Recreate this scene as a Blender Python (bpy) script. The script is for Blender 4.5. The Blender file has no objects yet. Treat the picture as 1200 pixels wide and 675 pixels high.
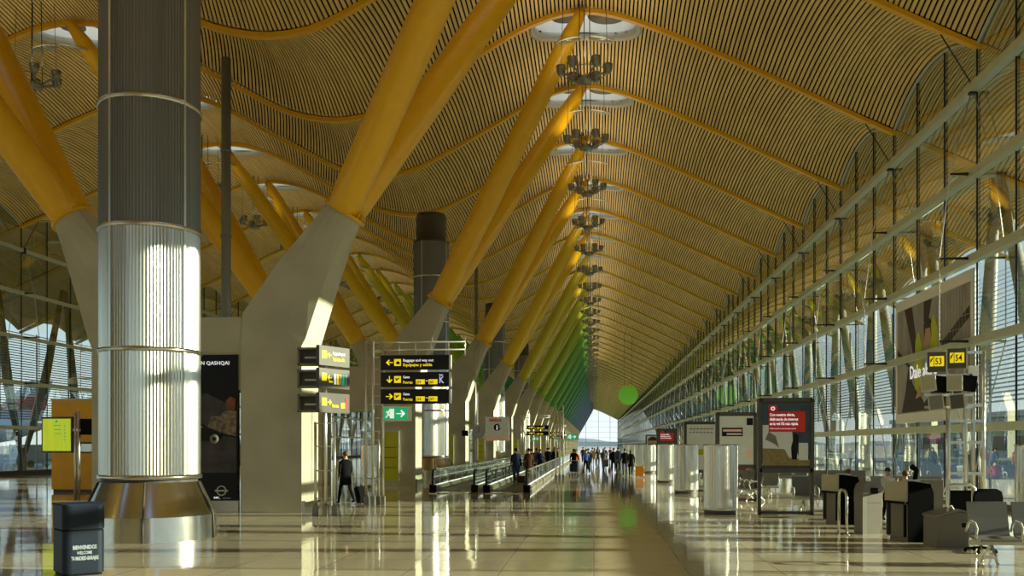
import bpy, bmesh, math, random
from mathutils import Vector, Matrix
random.seed(7)
SC = bpy.context.scene
COL = SC.collection
PI = math.pi
cos, sin = math.cos, math.sin

# ------------------------------------------------------------------ camera (level, yawed 5 degrees to the left, shifted lens)
F_PX, CAM_H, VX, VY = 1100.0, 2.05, 696.0, 521.0
YAW = math.atan((VX-600)/F_PX)
cam = bpy.data.cameras.new('camera'); cam_o = bpy.data.objects.new('camera', cam); COL.objects.link(cam_o)
cam.sensor_width = 36.0; cam.lens = F_PX/1200*36.0
cam.shift_y = (VY-337.5)/1200.0
cam_o.location = (0, 0, CAM_H); cam_o.rotation_euler = (PI/2, 0, YAW)
cam.clip_end = 3000
SC.camera = cam_o

# ------------------------------------------------------------------ materials
def newmat(name):
    m = bpy.data.materials.new(name); m.use_nodes = True
    nt = m.node_tree; nt.nodes.clear()
    out = nt.nodes.new('ShaderNodeOutputMaterial')
    return m, nt, out
def L(nt, a, ao, b, bi): nt.links.new(a.outputs[ao], b.inputs[bi])
def pbr(name, col, rough=.5, metal=0., var=.0, scale=3., bump=0., bscale=20., spec=.5, col2=None, stretch=None, emit=None, es=0., aniso=0.):
    m, nt, out = newmat(name)
    b = nt.nodes.new('ShaderNodeBsdfPrincipled')
    b.inputs['Base Color'].default_value = (*col, 1); b.inputs['Roughness'].default_value = rough
    b.inputs['Metallic'].default_value = metal; b.inputs['Specular IOR Level'].default_value = spec
    if aniso: b.inputs['Anisotropic'].default_value = aniso
    if emit: b.inputs['Emission Color'].default_value = (*emit, 1); b.inputs['Emission Strength'].default_value = es
    if var or bump or col2:
        tc = nt.nodes.new('ShaderNodeTexCoord'); mp = nt.nodes.new('ShaderNodeMapping')
        L(nt, tc, 'Object', mp, 'Vector')
        if stretch: mp.inputs['Scale'].default_value = stretch
    if var or col2:
        n = nt.nodes.new('ShaderNodeTexNoise'); n.inputs['Scale'].default_value = scale; n.inputs['Detail'].default_value = 5
        L(nt, mp, 'Vector', n, 'Vector')
        r = nt.nodes.new('ShaderNodeValToRGB')
        c2 = col2 or tuple(max(0, c*(1-var)) for c in col); c1 = col if col2 else tuple(min(1, c*(1+var)) for c in col)
        r.color_ramp.elements[0].color = (*c2, 1); r.color_ramp.elements[1].color = (*c1, 1)
        r.color_ramp.elements[0].position = .3; r.color_ramp.elements[1].position = .7
        L(nt, n, 'Fac', r, 'Fac'); L(nt, r, 'Color', b, 'Base Color')
    if bump:
        n2 = nt.nodes.new('ShaderNodeTexNoise'); n2.inputs['Scale'].default_value = bscale; n2.inputs['Detail'].default_value = 4
        L(nt, mp, 'Vector', n2, 'Vector')
        bp = nt.nodes.new('ShaderNodeBump'); bp.inputs['Strength'].default_value = bump; bp.inputs['Distance'].default_value = .02
        L(nt, n2, 'Fac', bp, 'Height'); L(nt, bp, 'Normal', b, 'Normal')
    L(nt, b, 'BSDF', out, 'Surface')
    return m
M = {}
M['slat'] = pbr('bamboo_slat', (.76, .56, .225), .5, var=.16, scale=1.3, stretch=(3, .25, 1))
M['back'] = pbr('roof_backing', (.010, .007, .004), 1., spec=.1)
M['rib'] = pbr('yellow_rib_paint', (.80, .42, .02), .4, var=.05)
M['concrete'] = pbr('pier_concrete', (.54, .52, .39), .75, col2=(.44, .425, .31), scale=.9, bump=.15, bscale=9)
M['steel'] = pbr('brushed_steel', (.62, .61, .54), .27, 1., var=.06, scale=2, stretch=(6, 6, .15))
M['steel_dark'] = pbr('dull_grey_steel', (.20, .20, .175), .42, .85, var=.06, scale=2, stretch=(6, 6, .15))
M['steel_smooth'] = pbr('smooth_steel', (.60, .59, .53), .17, 1., var=.05, scale=3)
M['steel_pipe'] = pbr('satin_steel', (.66, .66, .60), .3, .9)
M['dark_duct'] = pbr('dark_duct_paint', (.085, .085, .07), .5, .3)
M['beam'] = pbr('grey_green_beam', (.55, .60, .48), .45, .2, var=.05)
M['mullion'] = pbr('black_mullion', (.012, .012, .012), .4)
M['cable'] = pbr('steel_cable', (.60, .60, .54), .4, .5)
M['cable_dark'] = pbr('dark_cable', (.05, .05, .045), .5)
M['black'] = pbr('black_plastic', (.008, .008, .009), .8, spec=.08)
M['laminate'] = pbr('black_laminate', (.006, .006, .006), 1., spec=0)
M['board'] = pbr('black_sign_board', (.008, .008, .013), .5, spec=.2)
M['grey'] = pbr('grey_panel', (.20, .20, .175), .5, var=.06)
M['pipe_grey'] = pbr('pipe_grey', (.22, .23, .19), .45, .3)
M['dgrey'] = pbr('dark_grey_panel', (.085, .08, .07), .55, var=.05)
M['lgrey'] = pbr('light_grey_paint', (.55, .56, .50), .5)
M['white'] = pbr('white_paint', (.80, .80, .76), .5)
M['seat'] = pbr('grey_seat', (.15, .15, .14), .5, var=.08, scale=30)
M['desk'] = pbr('beige_desk_panel', (.42, .40, .27), .45, var=.06)
M['desk_lo'] = pbr('brown_grey_desk', (.17, .155, .12), .5, var=.06)
M['bin'] = pbr('navy_bin', (.008, .014, .026), .5, spec=.16, var=.08)
M['kiosk'] = pbr('orange_kiosk', (.85, .44, .012), .5, var=.06, scale=2)
M['rubber'] = pbr('black_rubber', (.012, .012, .012), .5)
M['belt'] = pbr('walkway_belt', (.10, .095, .08), .6)
M['skirt'] = pbr('walkway_skirt', (.36, .34, .26), .35, .5)
M['yellow'] = pbr('sign_yellow', (.90, .70, .01), .5, emit=(.9, .68, .01), es=.35)
M['yellow_panel'] = pbr('yellow_green_panel', (.62, .64, .03), .5)
M['textwhite'] = pbr('sign_white', (.85, .85, .85), .5, emit=(1, 1, 1), es=.3)
M['lavender'] = pbr('sign_lavender', (.40, .42, .85), .5, emit=(.4, .42, .9), es=.4)
M['green'] = pbr('exit_green', (.0, .30, .12), .5, emit=(0, .30, .12), es=.5)
M['disc'] = pbr('green_disc_paint', (.15, .42, .06), .5, emit=(.13, .45, .03), es=.2)
M['red'] = pbr('poster_red', (.42, .02, .015), .5, emit=(.5, .02, .01), es=.10)
M['orange'] = pbr('orange_suitcase', (.80, .30, .02), .45)
M['adblack'] = pbr('poster_black', (.007, .006, .006), .35, spec=.25)
M['snow'] = pbr('poster_ground', (.07, .05, .045), .4, col2=(.02, .016, .016), scale=3)
M['city'] = pbr('poster_lights', (.40, .29, .16), .4, col2=(.02, .014, .01), scale=7)
M['ember'] = pbr('poster_ember', (.30, .07, .02), .4, col2=(.05, .02, .01), scale=4)
M['poster_sky'] = pbr('poster_teal', (.05, .10, .13), .4, col2=(.03, .05, .08), scale=3)
M['poster_pale'] = pbr('poster_pale', (.50, .52, .42), .5, var=.06, emit=(.5, .52, .4), es=.08)
M['sand'] = pbr('poster_sand', (.34, .27, .10), .5, col2=(.22, .17, .07), scale=14)
M['skin'] = pbr('skin', (.50, .30, .19), .5)
M['hair_dark'] = pbr('dark_hair', (.02, .014, .010), .6)
M['hair_brown'] = pbr('brown_hair', (.11, .06, .025), .6)
M['hair_grey'] = pbr('grey_hair', (.35, .33, .30), .6)
M['banner'] = pbr('banner_border', (.80, .80, .78), .6)
M['banner_img'] = pbr('banner_image', (.42, .41, .40), .6, col2=(.22, .20, .19), scale=1.0, stretch=(1, 1, .5))
M['banner_dark'] = pbr('banner_dark', (.035, .025, .022), .6)
M['banner_line'] = pbr('banner_line', (.33, .33, .32), .6)
M['wing'] = pbr('banner_wing', (.45, .62, .03), .6, col2=(.60, .55, .02), scale=3)
M['shirt'] = pbr('banner_shirt', (.42, .47, .62), .6)
M['apron'] = pbr('apron_concrete', (.30, .295, .28), .85, var=.06, scale=.05)
M['louver'] = pbr('pale_louver', (.34, .40, .44), .45, .2)
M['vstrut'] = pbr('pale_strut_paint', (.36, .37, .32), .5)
M['vstrut_silhouette'] = pbr('silhouette_strut', (.06, .065, .06), .5)  # left struts: backlit silhouette tone put into the colour
M['yellow_base'] = pbr('yellow_footing', (.72, .58, .04), .5)
M['bldg'] = pbr('far_building', (.50, .54, .50), .7, var=.05, scale=.2)
M['bldg_band'] = pbr('far_building_band', (.30, .45, .16), .7)
M['hill'] = pbr('far_hills', (.20, .25, .27), .9, var=.1, scale=.02)
M['light'] = pbr('lamp_lens', (.9, .85, .7), .4, emit=(1, .85, .6), es=1.0)
M['lampbody'] = pbr('lamp_body', (.27, .27, .22), .35, .6)
M['plane'] = pbr('aircraft_white', (.80, .82, .84), .35)
M['plane_red'] = pbr('aircraft_red', (.6, .05, .05), .4)
M['clockface'] = pbr('clock_face', (.55, .56, .50), .5)
M['pink'] = pbr('sign_peach', (.62, .40, .26), .5, emit=(.6, .4, .25), es=.1)
M['block_wall'] = pbr('light_block_wall', (.30, .27, .20), .8, var=.05)  # for the added wall behind the camera
def cloth(name, c): M[name] = pbr(name, c, .95, var=.12, scale=12, spec=.1)
for nm, c in dict(coat_black=(.010, .010, .012), coat_navy=(.018, .026, .06), coat_brown=(.07, .035, .02), coat_grey=(.11, .11, .115),
                  coat_blue=(.06, .12, .38), coat_red=(.30, .03, .03), coat_beige=(.46, .38, .24), coat_white=(.72, .72, .70), coat_orange=(.55, .18, .06),
                  coat_green=(.08, .13, .05), trousers_black=(.012, .012, .014), trousers_jeans=(.05, .08, .15), trousers_beige=(.30, .25, .17), shoe=(.012, .01, .01)).items(): cloth(nm, c)

def floor_mat():
    m, nt, out = newmat('polished_stone_floor')
    b = nt.nodes.new('ShaderNodeBsdfPrincipled')
    tc = nt.nodes.new('ShaderNodeTexCoord')
    n = nt.nodes.new('ShaderNodeTexNoise'); n.inputs['Scale'].default_value = .8; n.inputs['Detail'].default_value = 7; L(nt, tc, 'Object', n, 'Vector')
    r = nt.nodes.new('ShaderNodeValToRGB'); r.color_ramp.elements[0].color = (.58, .52, .36, 1); r.color_ramp.elements[1].color = (.68, .62, .45, 1)
    L(nt, n, 'Fac', r, 'Fac')
    br = nt.nodes.new('ShaderNodeTexBrick'); br.offset = .0; br.inputs['Scale'].default_value = 1.0
    br.inputs['Brick Width'].default_value = 1.5; br.inputs['Row Height'].default_value = 1.5; br.inputs['Mortar Size'].default_value = .010
    br.inputs['Color1'].default_value = (1, 1, 1, 1); br.inputs['Color2'].default_value = (.93, .93, .93, 1); br.inputs['Mortar'].default_value = (.55, .55, .55, 1)
    L(nt, tc, 'Object', br, 'Vector')
    mx = nt.nodes.new('ShaderNodeMix'); mx.data_type = 'RGBA'; mx.blend_type = 'MULTIPLY'; mx.inputs[0].default_value = 1
    nt.links.new(r.outputs['Color'], mx.inputs[6]); nt.links.new(br.outputs['Color'], mx.inputs[7]); nt.links.new(mx.outputs[2], b.inputs['Base Color'])
    b.inputs['Roughness'].default_value = .055; b.inputs['Specular IOR Level'].default_value = .62
    n2 = nt.nodes.new('ShaderNodeTexNoise'); n2.inputs['Scale'].default_value = .85; n2.inputs['Detail'].default_value = 2; L(nt, tc, 'Object', n2, 'Vector')
    bp = nt.nodes.new('ShaderNodeBump'); bp.inputs['Strength'].default_value = .5; bp.inputs['Distance'].default_value = .012
    L(nt, n2, 'Fac', bp, 'Height'); L(nt, bp, 'Normal', b, 'Normal')
    L(nt, b, 'BSDF', out, 'Surface'); return m
M['floor'] = floor_mat()
def glass_mat(name, tint, f0, boost=1.0):
    m, nt, out = newmat(name)
    g = nt.nodes.new('ShaderNodeNewGeometry')
    d = nt.nodes.new('ShaderNodeVectorMath'); d.operation = 'DOT_PRODUCT'; L(nt, g, 'Incoming', d, 0); L(nt, g, 'Normal', d, 1)
    def mth(op, a, bval=None, bnode=None):
        x = nt.nodes.new('ShaderNodeMath'); x.operation = op; x.use_clamp = False
        nt.links.new(a, x.inputs[0])
        if bval is not None: x.inputs[1].default_value = bval
        if bnode is not None: nt.links.new(bnode, x.inputs[1])
        return x.outputs[0]
    a = mth('ABSOLUTE', d.outputs['Value'])
    inv = nt.nodes.new('ShaderNodeMath'); inv.operation = 'SUBTRACT'; inv.inputs[0].default_value = 1; nt.links.new(a, inv.inputs[1])
    p = mth('POWER', inv.outputs[0], 5.0/boost)
    q = mth('MULTIPLY', p, 1-f0)
    s_ = mth('ADD', q, f0)
    cl = nt.nodes.new('ShaderNodeClamp'); nt.links.new(s_, cl.inputs['Value'])
    tr = nt.nodes.new('ShaderNodeBsdfTransparent'); tr.inputs['Color'].default_value = (*tint, 1)
    gl = nt.nodes.new('ShaderNodeBsdfGlossy'); gl.inputs['Roughness'].default_value = .0; gl.inputs['Color'].default_value = (.92, .96, .90, 1)
    mx = nt.nodes.new('ShaderNodeMixShader'); L(nt, cl, 'Result', mx, 0); L(nt, tr, 'BSDF', mx, 1); L(nt, gl, 'BSDF', mx, 2)
    L(nt, mx, 'Shader', out, 'Surface'); return m
M['glass'] = glass_mat('facade_glass', (.70, .78, .71), .10, 2.3)
def diffuser():
    m, nt, out = newmat('skylight_diffuser'); a = nt.nodes.new('ShaderNodeBsdfTranslucent'); a.inputs['Color'].default_value = (.85, .83, .74, 1)
    b = nt.nodes.new('ShaderNodeBsdfDiffuse'); b.inputs['Color'].default_value = (.8, .8, .75, 1); x = nt.nodes.new('ShaderNodeMixShader'); x.inputs[0].default_value = .3
    L(nt, a, 'BSDF', x, 1); L(nt, b, 'BSDF', x, 2); L(nt, x, 'Shader', out, 'Surface'); return m
M['diffuser'] = diffuser()
M['glass_small'] = glass_mat('clear_glass', (.82, .88, .85), .08)

# struts run from yellow near the camera through green to blue far down the hall
def strut_colour(k):
    stops = [(0, (.84, .44, .010)), (3, (.84, .50, .010)), (4, (.78, .53, .012)), (5, (.60, .52, .02)), (6, (.42, .46, .02)), (7, (.28, .42, .02)), (8, (.12, .34, .03)), (10, (.05, .27, .05)),
             (13, (.02, .20, .10)), (16, (.02, .15, .22)), (20, (.03, .10, .28)), (30, (.03, .07, .24))]
    for (a, ca), (b, cb) in zip(stops, stops[1:]):
        if a <= k <= b:
            t = (k-a)/(b-a); return tuple(ca[i]*(1-t)+cb[i]*t for i in range(3))
    return stops[-1][1]

# ------------------------------------------------------------------ mesh helpers
class MB:
    """collects shapes, then links them as one mesh object"""
    def __init__(s): s.v = []; s.f = []; s.mi = []; s.sm = []
    def add(s, vs, fs, mi=0, sm=False):
        o = len(s.v); s.v += [tuple(v) for v in vs]
        for f in fs: s.f.append(tuple(i+o for i in f)); s.mi.append(mi); s.sm.append(sm)
        return s
    def box(s, x0, x1, y0, y1, z0, z1, mi=0, mat=None):
        vs = [Vector((x, y, z)) for z in (z0, z1) for y in (y0, y1) for x in (x0, x1)]
        if mat: vs = [mat @ v for v in vs]
        return s.add(vs, [(0, 2, 3, 1), (4, 5, 7, 6), (0, 1, 5, 4), (2, 6, 7, 3), (0, 4, 6, 2), (1, 3, 7, 5)], mi)
    def prism(s, poly, a0, a1, axis='y', mi=0, mat=None):
        """poly: 2-D outline; extruded along axis from a0 to a1"""
        n = len(poly)
        def P(p, a): return Vector((p[0], a, p[1])) if axis == 'y' else (Vector((a, p[0], p[1])) if axis == 'x' else Vector((p[0], p[1], a)))
        vs = [P(p, a) for a in (a0, a1) for p in poly]
        if mat: vs = [mat @ v for v in vs]
        fs = [tuple(range(n-1, -1, -1)), tuple(range(n, 2*n))] + [(i, (i+1) % n, n+(i+1) % n, n+i) for i in range(n)]
        return s.add(vs, fs, mi)
    def tube(s, pts, rad, n=10, mi=0, cap=True, sm=True):
        pts = [Vector(p) for p in pts]
        if not isinstance(rad, (list, tuple)): rad = [rad]*len(pts)
        vs = []; prev = None
        for i, p in enumerate(pts):
            d = (pts[min(i+1, len(pts)-1)] - pts[max(i-1, 0)]).normalized()
            if prev is None:
                u = d.cross(Vector((0, 0, 1)) if abs(d.z) < .95 else Vector((1, 0, 0))).normalized()
            else: u = (prev - d*prev.dot(d)).normalized()
            prev = u; w = d.cross(u)
            for k in range(n):
                a = 2*PI*k/n; vs.append(p + (u*cos(a)+w*sin(a))*rad[i])
        fs = []
        for i in range(len(pts)-1):
            for k in range(n): fs.append((i*n+k, i*n+(k+1) % n, (i+1)*n+(k+1) % n, (i+1)*n+k))
        s.add(vs, fs, mi, sm)
        if cap:
            o = len(s.v)-len(vs)
            s.f.append(tuple(o+k for k in range(n-1, -1, -1))); s.mi.append(mi); s.sm.append(False)
            s.f.append(tuple(o+(len(pts)-1)*n+k for k in range(n))); s.mi.append(mi); s.sm.append(False)
        return s
    def lathe(s, prof, c=(0, 0), n=48, mi=0, flute=0, fn=0, sm=True, cap=False):
        """prof: (radius, z) list; flute: depth of vertical flutes over fn ribs"""
        nn = fn*2 if fn else n; vs = []
        for (r, z) in prof:
            for k in range(nn):
                a = 2*PI*k/nn; rr = r - (flute if (fn and k % 2) else 0)
                vs.append((c[0]+rr*cos(a), c[1]+rr*sin(a), z))
        fs = [(i*nn+k, i*nn+(k+1) % nn, (i+1)*nn+(k+1) % nn, (i+1)*nn+k) for i in range(len(prof)-1) for k in range(nn)]
        s.add(vs, fs, mi, sm and not fn)
        if cap:
            o = len(s.v)-len(vs)
            s.f.append(tuple(o+k for k in range(nn-1, -1, -1))); s.mi.append(mi); s.sm.append(False)
            s.f.append(tuple(o+(len(prof)-1)*nn+k for k in range(nn))); s.mi.append(mi); s.sm.append(False)
        return s
    def ball(s, c, r, n=10, mi=0, sq=(1, 1, 1)):
        vs = []; m = n//2+1
        for i in range(m+1):
            t = PI*i/m
            for k in range(n): a = 2*PI*k/n; vs.append((c[0]+r*sq[0]*sin(t)*cos(a), c[1]+r*sq[1]*sin(t)*sin(a), c[2]+r*sq[2]*cos(t)))
        return s.add(vs, [(i*n+k, (i+1)*n+k, (i+1)*n+(k+1) % n, i*n+(k+1) % n) for i in range(m) for k in range(n)], mi, True)
    def mesh(s, name, mats):
        me = bpy.data.meshes.new(name); me.from_pydata(s.v, [], s.f)
        for m in (mats if isinstance(mats, (list, tuple)) else [mats]): me.materials.append(M[m] if isinstance(m, str) else m)
        me.polygons.foreach_set('material_index', s.mi); me.polygons.foreach_set('use_smooth', s.sm); me.update()
        return me
    def build(s, name, mats, parent=None): return put(name, s.mesh(name, mats), parent)
def put(name, me, parent=None):
    o = bpy.data.objects.new(name, me); COL.objects.link(o)
    if parent is not None: o.parent = parent
    return o
def tag(o, label=None, cat=None, group=None, kind=None):
    if label: o['label'] = label
    if cat: o['category'] = cat
    if group: o['group'] = group
    if kind: o['kind'] = kind
    return o
def thing(name, label, cat, loc=(0, 0, 0), rz=0, group=None):
    o = bpy.data.objects.new(name, None); COL.objects.link(o); o.location = loc; o.rotation_euler = (0, 0, rz); o.empty_display_size = .2
    return tag(o, label, cat, group)
KIDS = {}
def copy_tree(o, parent=None):
    c = o.copy(); COL.objects.link(c)
    if parent is not None: c.parent = parent
    for ch in [x for x in list(o.children)]: copy_tree(ch, c)
    return c
def struct(mb, name, mats): return tag(mb.build(name, mats), kind='structure')
ORD = ['nearest', 'second', 'third', 'fourth', 'fifth', 'sixth', 'seventh', 'eighth', 'ninth', 'tenth', 'eleventh', 'twelfth', 'thirteenth', 'fourteenth', 'fifteenth']

# ------------------------------------------------------------------ lettering (meshes made once, early, while the scene is small)
WORDS = {}
def prebuild_text(items):
    objs = []
    for key, (txt, size, bold) in items.items():
        cu = bpy.data.curves.new('lettering', 'FONT'); cu.body = txt; cu.size = size; cu.extrude = .004; cu.resolution_u = 2
        cu.offset = bold
        o = bpy.data.objects.new('lettering', cu); COL.objects.link(o); objs.append((key, o))
    dg = bpy.context.evaluated_depsgraph_get(); dg.update()
    for key, o in objs:
        WORDS[key] = bpy.data.meshes.new_from_object(o.evaluated_get(dg)); cu = o.data
        bpy.data.objects.remove(o); bpy.data.curves.remove(cu)
def text(key, loc, facing, mat, parent, sx=1.0, name='lettering'):
    """loc: left end of the baseline; facing: rotation about z (0 reads from -Y)"""
    me = WORDS[key].copy(); me.materials.clear(); me.materials.append(M[mat])
    o = put(name, me, parent); o.location = loc; o.rotation_euler = (PI/2, 0, facing); o.scale = (sx, 1, 1); return o
prebuild_text({
    'bag': ('Baggage and way out', .125, .002), 'equ': ('Equipajes y salida', .135, .003), 'gates': ('Gates', .12, .002), 'puertas': ('Puertas', .135, .002),
    'j59': ('J59', .125, .002), 'j65': ('J65', .125, .002), 'j54': ('J54', .125, .002), 'j57': ('J57', .125, .002), 'K': ('K', .30, .008), 'K2': ('Gates', .08, .001),
    'nissan': ('NISSAN QASHQAI', .155, .002), 'roof': ('ROOF', .155, .002), 'shift': ('SHIFT_', .08, .002), 'expect': ('expectations', .06, .0),
    'bin1': ('BIENVENIDOS', .085, .002), 'bin2': ('WELCOME', .07, .001), 'bin3': ('T4 MADRID-BARAJAS', .085, .002),
    'vf1': ('Con nuestra oferta,', .115, .002), 'vf2': ('disfrutar\u00e1s de internet', .115, .002), 'vf3': ('en la red 3G m\u00e1s r\u00e1pida', .115, .002),
    'vf4': ('M\u00f3vil, internet y m\u00e1s al mejor precio', .05, .0), 'info': ('i', .52, .012), 'iberia': ('IBERIA', .30, .012), 'g53': ('53', .21, .003), 'g54': ('54', .21, .003),
    'alas': ('Dale alas a', .75, .006), 'p12': ('12', .1, .0), 'lit': ('T4', .22, .004), 'dots': ('JKHMR', .16, .0)})

# ------------------------------------------------------------------ roof shape
RIB = [(-50.5, 11.9), (-44.5, 14.4), (-38.6, 16.9), (-34.2, 18.75), (-30.5, 20.35), (-28.2, 21.25), (-26.3, 21.9), (-24.6, 22.1), (-22.6, 21.8), (-20.6, 21.0), (-18.3, 19.7), (-16.9, 18.95), (-14.3, 17.6), (-12.6, 17.15), (-11.4, 17.1),
       (-9.9, 17.4), (-7.5, 18.6), (-5.0, 20.0), (-3.5, 20.85), (-2.0, 21.45), (-.4, 21.68), (1.4, 21.3), (3.96, 20.25), (8.44, 18.12), (12.98, 15.85), (18.6, 13.3), (21.8, 11.9)]
def RZ(x):
    if x <= RIB[0][0]: return RIB[0][1]
    if x >= RIB[-1][0]: return RIB[-1][1]
    for i in range(len(RIB)-1):
        if RIB[i][0] <= x <= RIB[i+1][0]: break
    p0 = RIB[max(i-1, 0)]; p1 = RIB[i]; p2 = RIB[i+1]; p3 = RIB[min(i+2, len(RIB)-1)]
    h = p2[0]-p1[0]; t = (x-p1[0])/h
    m1 = (p2[1]-p0[1])/(p2[0]-p0[0])*h; m2 = (p3[1]-p1[1])/(p3[0]-p1[0])*h
    return (2*t**3-3*t*t+1)*p1[1]+(t**3-2*t*t+t)*m1+(-2*t**3+3*t*t)*p2[1]+(t**3-t*t)*m2
APX = (-.4, -24.6)
def bulge(x):
    d = max(x-9, -34-x)
    e_ = min(1, max(0, d/4)); e_ = e_*e_*(3-2*e_)
    return .30 + .90*e_
def swell(x):      # extra vaulting of each bay, square to the roof surface, strongest on the slope left of the valley
    return 1.8*math.exp(-((x+17.3)/3.6)**2) + .75*math.exp(-((x+12.0)/2.8)**2) + .6*math.exp(-((x+30)/3.5)**2)
def roofz(x, t): return RZ(x)+(bulge(x)+.9*swell(x))*4*t*(1-t)      # t: 0..1 across a nine-metre bay
def surf(x, t):
    sl = (RZ(x+.1)-RZ(x-.1))/.2; k = 1/math.sqrt(1+sl*sl); g = swell(x)*4*t*(1-t)
    return x-sl*k*g, RZ(x)+bulge(x)*4*t*(1-t)+g*k
S = 9.0
def rib_y(n): return 42.5+S*n
N0, N1 = -7, 54
SKY_R, SKY_T, SKY_Y0 = 2.5, 1.25, .16

def bay_mesh():
    mb = MB(); x = -50.2
    NS = 12; G0 = .016
    while x < 21.5:
        spans = [(G0, 1-G0)]
        for a in APX:
            if abs(x-a) < SKY_R:
                h = math.sqrt(SKY_R**2-(x-a)**2); lo = max(SKY_Y0, SKY_T-h); spans = [(G0, lo/S), ((SKY_T+h)/S, 1-G0)] if SKY_T+h > SKY_Y0 else spans
        w = .053
        for (t0, t1) in spans:
            if t1-t0 < .01: continue
            ns = max(2, int(NS*(t1-t0)+.5)); vs = []
            for k in range(ns+1):
                t = t0+(t1-t0)*k/ns; y = t*S
                xl_, zl = surf(x-w, t); xr_, zr = surf(x+w, t)
                vs += [(xl_, y, zl+.055), (xl_, y, zl), (xr_, y, zr), (xr_, y, zr+.055)]
            fs = []
            for k in range(ns):
                o = k*4
                fs += [(o+1, o+2, o+6, o+5), (o, o+1, o+5, o+4), (o+2, o+3, o+7, o+6)]
            mb.add(vs, fs, 0)
        x += .174
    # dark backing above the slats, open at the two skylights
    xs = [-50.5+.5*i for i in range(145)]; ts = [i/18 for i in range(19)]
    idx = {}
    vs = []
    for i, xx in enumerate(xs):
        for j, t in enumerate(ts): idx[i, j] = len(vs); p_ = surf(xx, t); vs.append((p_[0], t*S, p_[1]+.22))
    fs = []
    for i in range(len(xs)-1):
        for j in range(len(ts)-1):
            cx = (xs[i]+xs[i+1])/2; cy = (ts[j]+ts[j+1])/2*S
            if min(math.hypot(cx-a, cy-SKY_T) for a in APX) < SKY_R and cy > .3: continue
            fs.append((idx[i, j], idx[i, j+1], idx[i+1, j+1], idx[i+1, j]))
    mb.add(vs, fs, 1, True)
    return mb.mesh('ceiling', ['slat', 'back'])
bay = bay_mesh()
for n in range(N0, N1):
    o = put('ceiling', bay); o.location = (0, rib_y(n), 0); tag(o, kind='structure')

# ribs
def rib_mesh():
    mb = MB(); vs = []; xs = [-50.3+i*.7 for i in range(104)]
    for x in xs:
        z = RZ(x); vs += [(x, -.13, z+.03), (x, -.13, z-.16), (x, .13, z-.16), (x, .13, z+.03)]
    fs = []
    for k in range(len(xs)-1):
        o = k*4; fs += [(o, o+1, o+5, o+4), (o+1, o+2, o+6, o+5), (o+2, o+3, o+7, o+6), (o+3, o, o+4, o+7)]
    e = (len(xs)-1)*4
    fs += [(3, 2, 1, 0), (e, e+1, e+2, e+3)]
    mb.add(vs, fs, 0)
    return mb
ribm = rib_mesh()
def mat_col(name, c, rough=.38):
    if name not in M: M[name] = pbr(name, c, rough, var=.04)
    return name
for i, n in enumerate(range(N0+1, N1)):
    k = max(0, (rib_y(n)-29)/18+1)
    me = ribm.mesh('roof_rib', mat_col('rib_paint_%d' % int(k/2), tuple(c*.95 for c in strut_colour(k if k < 5 else 5+(k-5)*.35))))
    o = put('roof_rib', me); o.location = (0, rib_y(n), 0)
    j = n+1   # n = -1 is the nearest rib in the picture
    if j < 0: tag(o, 'yellow curved roof rib overhead, nearer than any rib seen whole', 'roof beam', 'roof ribs along the hall')
    elif j < 12: tag(o, '%s yellow curved roof rib crossing the slatted ceiling, counted from the camera' % ORD[j], 'roof beam', 'roof ribs along the hall')
    else: tag(o, 'thin distant roof rib far down the hall, beyond the twelfth', 'roof beam', 'distant roof ribs')

# ------------------------------------------------------------------ skylights
def skylight(x, n, label, group):
    t = thing('skylight', label, 'skylight', (x, rib_y(n)+SKY_T, 0), 0, group)
    N = 40; vs = []; a0 = -math.asin((SKY_T-SKY_Y0)/SKY_R)
    def rimpt(k, r):
        # outline point: arc beyond the rib, closed by a straight edge along it
        if k <= 32:
            a = a0+(PI-2*a0)*k/32; return r*cos(a), r*sin(a)
        u = (k-32)/8; x0 = r*cos(a0); return -x0+2*x0*u, r*sin(a0)
    for k in range(N):
        for r, dz in ((SKY_R-.14, .02), (SKY_R+.10, -.03), (SKY_R+.10, .2), (SKY_R-.14, .3)):
            xx, yy = rimpt(k, r); tt = min(1, max(0, (SKY_T+yy)/S)); vs.append((xx, yy, roofz(x+xx, tt)+dz))
    fs = []
    for k in range(N):
        o = k*4; p = ((k+1) % N)*4
        fs += [(o, o+1, p+1, p), (o+1, o+2, p+2, p+1), (o+3, o, p, p+3)]
    MB().add(vs, fs, 0, True).build('rim', 'lgrey', t)
    zt = roofz(x, .3)
    vs = []
    for k in range(N):
        xx, yy = rimpt(k, SKY_R-.05); vs.append((xx, yy, roofz(x+xx, max(0, (SKY_T+yy)/S))+.1)); vs.append((1.04*xx, 1.04*yy, zt+1.5))
    MB().add(vs, [(2*k, 2*k+1, (2*k+3) % (2*N), (2*k+2) % (2*N)) for k in range(N)], 0, True).build('shaft', 'white', t)
    for dx, dy, dr_ in ((-1.0, .45, .62), (1.05, .40, .95)):
        MB().lathe([(.02, zt+.22), (dr_, zt+.20), (dr_, zt+.25), (.02, zt+.27)], (dx, dy), 28).build('shade_disc', 'grey', t)
    MB().lathe([(.02, zt+1.46), (SKY_R*1.03, zt+1.46)], (0, 0), 28).build('diffuser', 'diffuser', t)
    return t
for side, x in (('right', APX[0]), ('left', APX[1])):
    for i, n in enumerate(range(-1, 26 if side == 'right' else 14)):
        nave = 'over the main hall' if side == 'right' else 'over the far left nave'
        lab = '%s round skylight %s behind its yellow rib, counted from the camera' % (ORD[i], nave) if i < 10 else 'small distant round skylight %s, beyond the tenth' % nave
        skylight(x, n, lab, 'round skylights %s' % nave if i < 10 else 'distant skylights %s' % nave)

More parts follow.
